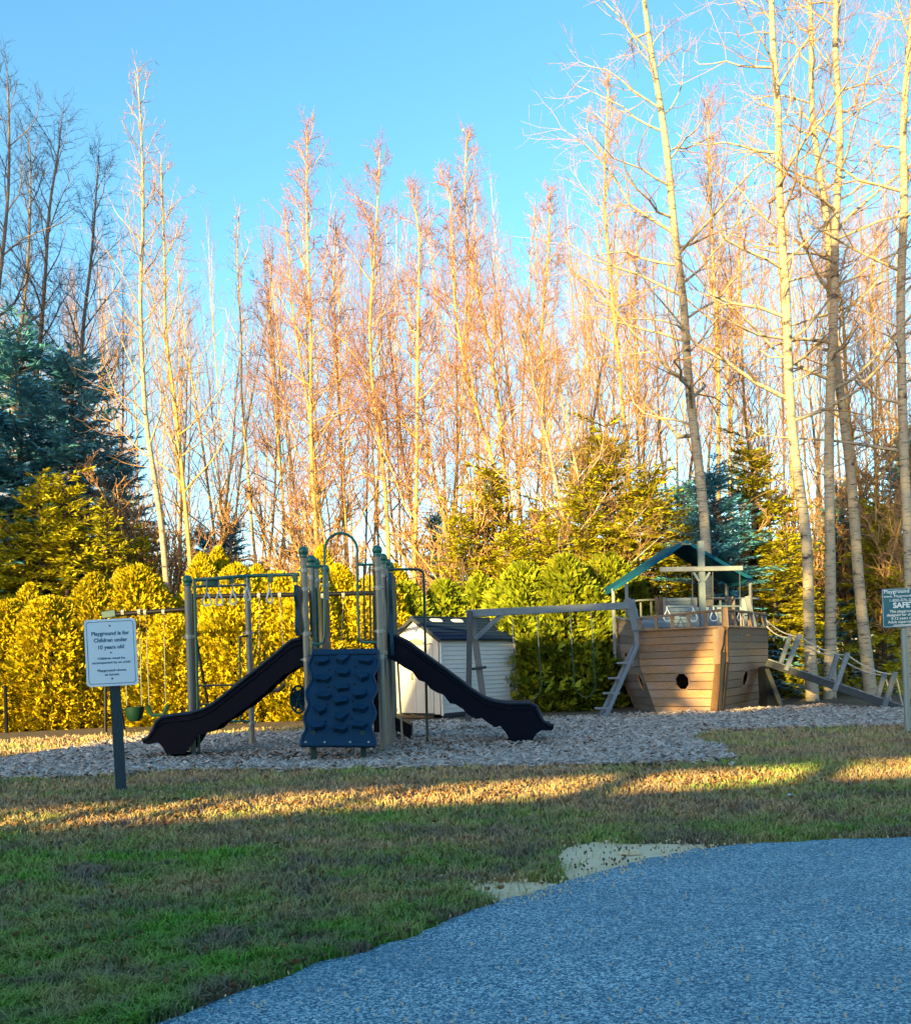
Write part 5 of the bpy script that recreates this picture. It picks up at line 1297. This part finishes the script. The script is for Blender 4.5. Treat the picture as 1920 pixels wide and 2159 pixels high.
# ------------------------------------------------------------------ the two signs
def text_mesh(body, size, mat, bold=0.0, extrude=.0008, align='CENTER', width=None):
    cu = bpy.data.curves.new('lettering', 'FONT'); cu.body = body; cu.size = size; cu.align_x = align; cu.align_y = 'CENTER'
    cu.extrude = extrude; cu.offset = bold; cu.resolution_u = 3
    o = bpy.data.objects.new('lettering', cu); link(o)
    bpy.context.view_layer.update()
    me = bpy.data.meshes.new_from_object(o.evaluated_get(bpy.context.evaluated_depsgraph_get()))
    COL.objects.unlink(o); bpy.data.objects.remove(o)
    if width:
        xs = [v.co.x for v in me.vertices]; k = width / (max(xs) - min(xs))
        for v in me.vertices: v.co.x *= k
    me.materials.clear(); me.materials.append(mat); return me
def sign(root, TL, TR, BR, BL, plate, ink, lines, border, holes, rad=.035, align='CENTER', lx=.5):
    org = ORIGIN[root.name]
    ex = ((TR - TL) + (BR - BL)) / 2; ey = ((TL - BL) + (TR - BR)) / 2; w, h = ex.length, ey.length
    ex.normalize(); ey = (ey - ex * ey.dot(ex)).normalized(); n = ex.cross(ey); ctr = (TL + TR + BR + BL) / 4
    def p(x, y, o=0.0): return ctr + ex * x + ey * y + n * o
    def rrect(w_, h_, r_, o):
        pts = []
        for cx, cy, a0 in ((1, 1, 0), (-1, 1, 90), (-1, -1, 180), (1, -1, 270)):
            for k in range(5):
                a = R(a0 + k * 22.5); pts.append(p(cx * (w_ / 2 - r_) + r_ * math.cos(a), cy * (h_ / 2 - r_) + r_ * math.sin(a), o))
        return pts
    m = MB(); m.slab(rrect(w, h, rad, 0), -n * .004); pl = m.build('plate', plate, root)
    if border:
        ins, bw = border; o = rrect(w - ins * 2, h - ins * 2, rad * .8, .0015); i = rrect(w - ins * 2 - bw * 2, h - ins * 2 - bw * 2, rad * .8 - bw * .5, .0015); k = len(o)
        m = MB(); m.add(o + i, [(q, (q + 1) % k, k + (q + 1) % k, k + q) for q in range(k)]); m.build('border', ink, pl)
    for x, y in holes:
        m = MB(); m.lathe(p(x * w, y * h, 0), [(.009, 0), (.009, .004), (0, .005)], 10, axis=n); m.build('bolt', M['trim_dark'], pl, True)
    rot = Matrix((ex, ey, n)).transposed().to_4x4()
    for body, size, y, wid, bold in lines:
        me = text_mesh(body, size, ink, bold, align=align, width=wid); o = link(bpy.data.objects.new('lettering', me)); o.parent = pl
        o.matrix_local = Matrix.Translation(p((lx - .5) * w, y * h, .002) - org) @ rot
    return p, w, h, n
def signs():
    d = 8.9
    base = G(256, 1668); root = thing('playground_sign', V(base.x, base.y, 0), 'white sign reading Playground is for Children under 10 years old on a wood post', 'sign')
    zz = 4.753
    c = [W(140 + x / zz, 1270 + y / zz, d) for x, y in ((172, 180), (694, 155), (718, 826), (204, 852))]
    L = [('Playground is for', .052, .285, .37, .0016), ('Children under', .052, .185, .33, .0016), ('10 years old', .052, .08, .25, .0016),
         ('\u2022', .07, -.005, None, 0), ('Children must be', .029, -.085, .27, .0009), ('accompanied by an adult', .031, -.148, .375, .0007), ('Playground closes', .031, -.265, .28, .0009), ('at sunset', .031, -.328, .14, .0009)]
    p, w, h, n = sign(root, *c, M['sign_white'], M['ink'], L, (.022, .006), [(0, .40), (0, -.39)])
    top = (c[0] + c[1]) / 2 - n * .05; top = c[0].lerp(c[1], .47).lerp(c[3].lerp(c[2], .47), .10) - n * .075
    m = MB(); m.beam(V(base.x, base.y, -.05), top, .095, .095, up=(.25, -1, 0), ch=.006); m.build('post', M['sign_post'], root)
    d = 12.8; base = G(1914, 1546); root = thing('safety_sign', V(base.x, base.y, 0), 'blue safety sign with white lettering on a pale metal post at the right edge', 'sign')
    z2 = 5.678
    TL, BL = W(1600 + 1452 / z2, 1200 + 240 / z2, d), W(1600 + 1488 / z2, 1200 + 706 / z2, d)
    ex = W(1957, 1237, d - .12) - TL
    L = [('Playground Bu', .075, .42, None, .001), ('www. Playgroundbu', .05, .30, None, .0004), ('    1-800-876-032', .058, .19, None, .0), ('    SAFETY', .105, .06, None, .003),
         ('     This playground is', .05, -.09, None, .0006), ('  designed for children', .052, -.18, None, .0006), ('      5-12 years old', .052, -.27, None, .0006), ('   Adult supervision', .052, -.36, None, .0006), ('         recommended', .045, -.44, None, .0006)]
    p, w, h, n = sign(root, TL, TL + ex, BL + ex, BL, M['sign_teal'], M['ink_white'], L, (.012, .004), [(-.42, -.36)], rad=.02, align='LEFT', lx=.045)
    t2 = W(1600 + 1712 / z2, 1200 + 300 / z2, d + .06)
    m = MB(); m.tube([V(base.x, base.y, -.05), t2], .042, 12); m.build('post', M['galv'], root, True)
signs()

# ------------------------------------------------------------------ small things
p = W(13, 1510, 19.6); b = thing('bollard_post', V(p.x, p.y, 0), 'thin black post standing in the grass at the left edge', 'post')
m = MB(); t = W(11, 1450, 19.6); m.tube([V(p.x, p.y, -.03), V(t.x, t.y, t.z)], .04, 8); m.build('shaft', M['black'], b, True)
m = MB(); m.lathe(V(t.x, t.y, t.z), [(.05, -.02), (.05, .02), (.02, .05), (0, .05)], 10); m.build('cap', M['black'], b, True)
m = MB(); a, e = W(1143, 1505, 21.6), W(1187, 1504, 21.8); a.z = e.z = .05; m.beam(a, e, .12, .06); o = m.build('white_board', M['sign_white']); tag(o, 'white board lying on the ground right of the slide end', 'board')
for lab, px, py, sx, sy, mat in (('flat pale stone lying on the sandy patch by the asphalt', 1327, 1802, .09, .03, M['sand']), ('crumpled white paper scrap lying in the lawn on the right', 1665, 1679, .035, .025, M['sign_white']), ('small dark clod lying on the lawn in the centre', 1312, 1771, .04, .03, M['chip_dark'])):
    g = G(px, py); m = MB(); rr = random.Random(px)
    pr = [(rr.uniform(.75, 1.1) * math.cos(t), rr.uniform(.7, 1.1) * math.sin(t)) for t in np.linspace(0, 6.28, 9)[:-1]]
    vs = [g + V(x * sx, y * sy * 1.6, .004) for x, y in pr] + [g + V(x * sx * .7 + .005, y * sy * 1.2, sy * .8 + rr.uniform(-.004, .004)) for x, y in pr]
    m.add(vs, [tuple(range(8, 16))] + [(k, (k + 1) % 8, 8 + (k + 1) % 8, 8 + k) for k in range(8)]); o = m.build({'f': 'stone', 'c': 'paper_scrap', 's': 'clod'}[lab[0]], mat); tag(o, lab, {'f': 'stone', 'c': 'paper', 's': 'clod'}[lab[0]])
mo = W(976.5, 274, 3000.0); m = MB(); m.ball(mo, 3000 * 2.7 / F, 24, 16); o = m.build('moon', M['moon'], None, True); tag(o, 'small pale half moon in the blue sky', 'moon')

# wood chips: an uncountable layer of flat shards
def in_poly(x, y, poly):
    c = np.zeros(len(x), bool); n = len(poly)
    for i in range(n):
        x0, y0 = poly[i][0], poly[i][1]; x1, y1 = poly[i - 1][0], poly[i - 1][1]
        c ^= ((y0 > y) != (y1 > y)) & (x < (x1 - x0) * (y - y0) / (y1 - y0 + 1e-12) + x0)
    return c
def shards(name, n, poly, seed, mat, lo=.03, hi=.10, region=None, z=0.0, lab=None, flat=.25, far=1.0):
    r = np.random.default_rng(seed)
    P = np.array([(p[0], p[1]) for p in poly]); y = 1 / r.uniform(1 / P[:, 1].max(), 1 / P[:, 1].min(), n * 3); x = r.uniform(-.62, .62, n * 3) * y
    ok = in_poly(x, y, [(p[0], p[1]) for p in poly])
    if region is not None: ok &= region(x, y, r)
    x, y = x[ok][:n], y[ok][:n]; k = len(x)
    L = r.uniform(lo, hi, k) * (1 + .02 * y); wd = L * r.uniform(.22, .5, k); t = .006 + .01 * r.random(k)
    az = r.uniform(0, 6.28, k); tilt = r.normal(0, flat, k); roll = r.normal(0, flat * 1.3, k)
    ex = np.stack([np.cos(az) * np.cos(tilt), np.sin(az) * np.cos(tilt), np.sin(tilt)], 1)
    ey = np.stack([-np.sin(az) * np.cos(roll), np.cos(az) * np.cos(roll), np.sin(roll)], 1); ez = np.cross(ex, ey)
    c = np.stack([x, y, z + .012 + .02 * r.random(k) + np.abs(np.sin(tilt)) * L * .3], 1)
    corners = []
    for a, b_, e in ((-1, -.7, 0), (1, -1, 0), (.8, 1, 0), (-.9, .8, 0), (-1, -.7, 1), (1, -1, 1), (.8, 1, 1), (-.9, .8, 1)):
        corners.append(c + ex * (a * L / 2)[:, None] + ey * (b_ * wd / 2)[:, None] + ez * (e * t)[:, None])
    v = np.stack(corners, 1).reshape(-1, 3); i = np.arange(k)[:, None] * 8
    f = np.concatenate([i + np.array([q]) for q in ((4, 5, 6, 7), (0, 1, 5, 4), (1, 2, 6, 5), (2, 3, 7, 6), (3, 0, 4, 7))], 1).reshape(-1, 4)
    o = link(bpy.data.objects.new(name, np_mesh(name, v, f, mat))); tag(o, lab, kind='stuff'); return o
shards('wood_chips', 37000, mul_poly, 3, M['chip'], lab='pale grey wood chips covering the play surface')
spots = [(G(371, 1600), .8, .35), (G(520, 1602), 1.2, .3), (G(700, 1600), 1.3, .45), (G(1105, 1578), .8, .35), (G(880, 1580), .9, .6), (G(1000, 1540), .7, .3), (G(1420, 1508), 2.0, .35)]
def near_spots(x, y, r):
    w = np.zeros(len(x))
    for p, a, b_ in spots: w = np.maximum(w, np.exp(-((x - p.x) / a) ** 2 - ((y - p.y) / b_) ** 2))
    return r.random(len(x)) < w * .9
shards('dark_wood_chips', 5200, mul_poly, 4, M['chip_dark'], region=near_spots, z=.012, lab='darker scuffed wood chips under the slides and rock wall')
shards('fallen_leaves', 420, [(-9, 3.2), (9, 3.2), (12, 19), (-12, 19)], 6, M['dead_leaf'], lo=.02, hi=.045, region=lambda x, y, r: (~in_poly(x, y, [(q[0], q[1]) for q in asph_poly]) & ~in_poly(x, y, [(G(*q).x, G(*q).y) for q in sand_px])) | (r.random(len(x)) < .012), flat=.3, lab='scattered dead brown leaves')
band = wiggle([p + V(0, .0, 0) for p in asph_edge], .0, 10); lo_ = [p + V(-.02, .12, 0) for p in asph_edge][::-1]
shards('edge_litter', 1800, asph_edge + lo_, 8, M['chip_dark'], lo=.008, hi=.025, region=lambda x, y, r: ((y < 4.35) | (y > 5.55)), lab='dead grass and grit along the asphalt edge')
mv = np.array([(p.x, p.y) for p in mul_poly])
def spill(x, y, r):
    dd = np.min((x[:, None] - mv[None, :, 0]) ** 2 + (y[:, None] - mv[None, :, 1]) ** 2, axis=1) ** .5
    return ~in_poly(x, y, [(q[0], q[1]) for q in mul_poly]) & (r.random(len(x)) < np.exp(-dd / .16))
shards('spilled_wood_chips', 1400, [(-8, 8), (8, 8), (9, 16), (-9, 16)], 14, M['chip'], region=spill, lab='wood chips kicked out over the grass edge')
def litter(x, y, r): return (r.random(len(x)) < np.exp(-((y - 8.1 - .2 * x) / .8) ** 2) * (.35 + .65 * (np.sin(x * 2.3 + y) > 0)))
shards('leaf_litter', 2600, [(-5, 6), (5.5, 6), (6, 11), (-5, 11)], 15, M['dead_leaf'], lo=.02, hi=.05, region=litter, flat=.35, lab='rusty leaf litter strewn along the sunlit strip of lawn')
sp = [G(*q) for q in sand_px] + [G(*q) for q in sand2]; sm = np.array([(p.x, p.y) for p in wiggle(sp[:11] + sp[:1], .0, .05) + wiggle(sp[11:] + sp[11:12], .0, .05)])
def sandy(x, y, r):
    dd = np.min((x[:, None] - sm[None, :, 0]) ** 2 + (y[:, None] - sm[None, :, 1]) ** 2, axis=1) ** .5
    return r.random(len(x)) < np.exp(-dd / .07)
shards('sand_crumbs', 4200, [(-.2, 4.3), (2.4, 4.3), (2.4, 6.4), (-.2, 6.4)], 17, M['sand'], lo=.005, hi=.014, region=sandy, z=-.014, flat=.1, lab='sandy crumbs spreading from the bare patch into the grass')
shards('soil_grit', 500, [G(*q) for q in sand_px], 18, M['chip_dark'], lo=.005, hi=.014, z=-.008, lab='dark grit and bits scattered over the bare sandy patch')
shards('asphalt_grit', 350, [(-2.2, 2.7), (6, 2.7), (6, 6.0), (-2.2, 6.0)], 9, M['sand'], lo=.004, hi=.009, region=lambda x, y, r: in_poly(x, y, [(q[0], q[1]) for q in asph_poly]), z=-.004, lab='loose pale grit on the asphalt')

# grass: blades over the lawn
def grass(n, seed):
    r = np.random.default_rng(seed)
    y = 1 / r.uniform(1 / 22.0, 1 / 2.75, n * 2); x = r.uniform(-.56, .56, n * 2) * y
    ok = in_poly(x, y, [(p[0], p[1]) for p in lawn_poly]) & ~in_poly(x, y, [(p[0], p[1]) for p in asph_poly]) & ~in_poly(x, y, [(p[0], p[1]) for p in mul_poly])
    sa = [(G(*q).x, G(*q).y) for q in sand_px]; sb = [(G(*q).x, G(*q).y) for q in sand2]
    blot = np.sin(x * 9.1 + 2 * np.sin(y * 7.3)) * np.sin(y * 11.7 + 2 * np.sin(x * 5.9)) + .5 * np.sin(x * 23 + y * 17)
    sv = np.array(sa + sb); edge_d = np.min((x[:, None] - sv[None, :, 0]) ** 2 + (y[:, None] - sv[None, :, 1]) ** 2, axis=1) ** .5
    ok &= ~(in_poly(x, y, sa) | in_poly(x, y, sb)) | (r.random(len(x)) < .012 + .10 * np.exp(-edge_d / .05))
    # tufts: pull blades towards clump centres, leave thin places
    cx = np.floor(x / .07) * .07 + .035; cy = np.floor(y / .07) * .07 + .035; hsh = np.modf(np.sin(cx * 127.1 + cy * 311.7) * 43758.5453)[0]
    ok &= r.random(len(x)) < (.35 + .65 * np.abs(hsh))
    pull = .35 * (r.random(len(x)) < .6); x = x + (cx + hsh * .02 - x) * pull; y = y + (cy + hsh * .02 - y) * pull
    x, y, hsh = x[ok][:n], y[ok][:n], np.abs(hsh[ok][:n]); k = len(x)
    h = (.022 + .036 * r.random(k) ** 1.6) * (.7 + .6 * hsh) * (1 + .03 * y); w = .0026 * np.maximum(1.0, y / 3.6)
    az = r.uniform(0, 6.28, k); la = r.uniform(0, 6.28, k); ln = h * r.uniform(.2, 1.3, k)
    b0 = np.stack([x - np.cos(az) * w, y - np.sin(az) * w, np.full(k, -.004)], 1); b1 = np.stack([x + np.cos(az) * w, y + np.sin(az) * w, np.full(k, -.004)], 1)
    mx = np.stack([x + np.cos(la) * ln * .35, y + np.sin(la) * ln * .35, h * .65], 1); sd = np.stack([np.cos(az) * w * .8, np.sin(az) * w * .8, 0 * w], 1)
    tip = np.stack([x + np.cos(la) * ln, y + np.sin(la) * ln, h * r.uniform(.6, 1.0, k)], 1)
    v = np.stack([b0, b1, mx + sd, mx - sd, tip], 1).reshape(-1, 3); i = np.arange(k)[:, None] * 5
    f = np.concatenate([i + np.array([[0, 1, 2]]), i + np.array([[0, 2, 3]]), i + np.array([[3, 2, 4]])], 1).reshape(-1, 3)
    o = link(bpy.data.objects.new('lawn_grass', np_mesh('lawn_grass', v, f, M['blade']))); tag(o, 'short patchy lawn grass, green and straw coloured', kind='stuff')
grass(240000, 12)
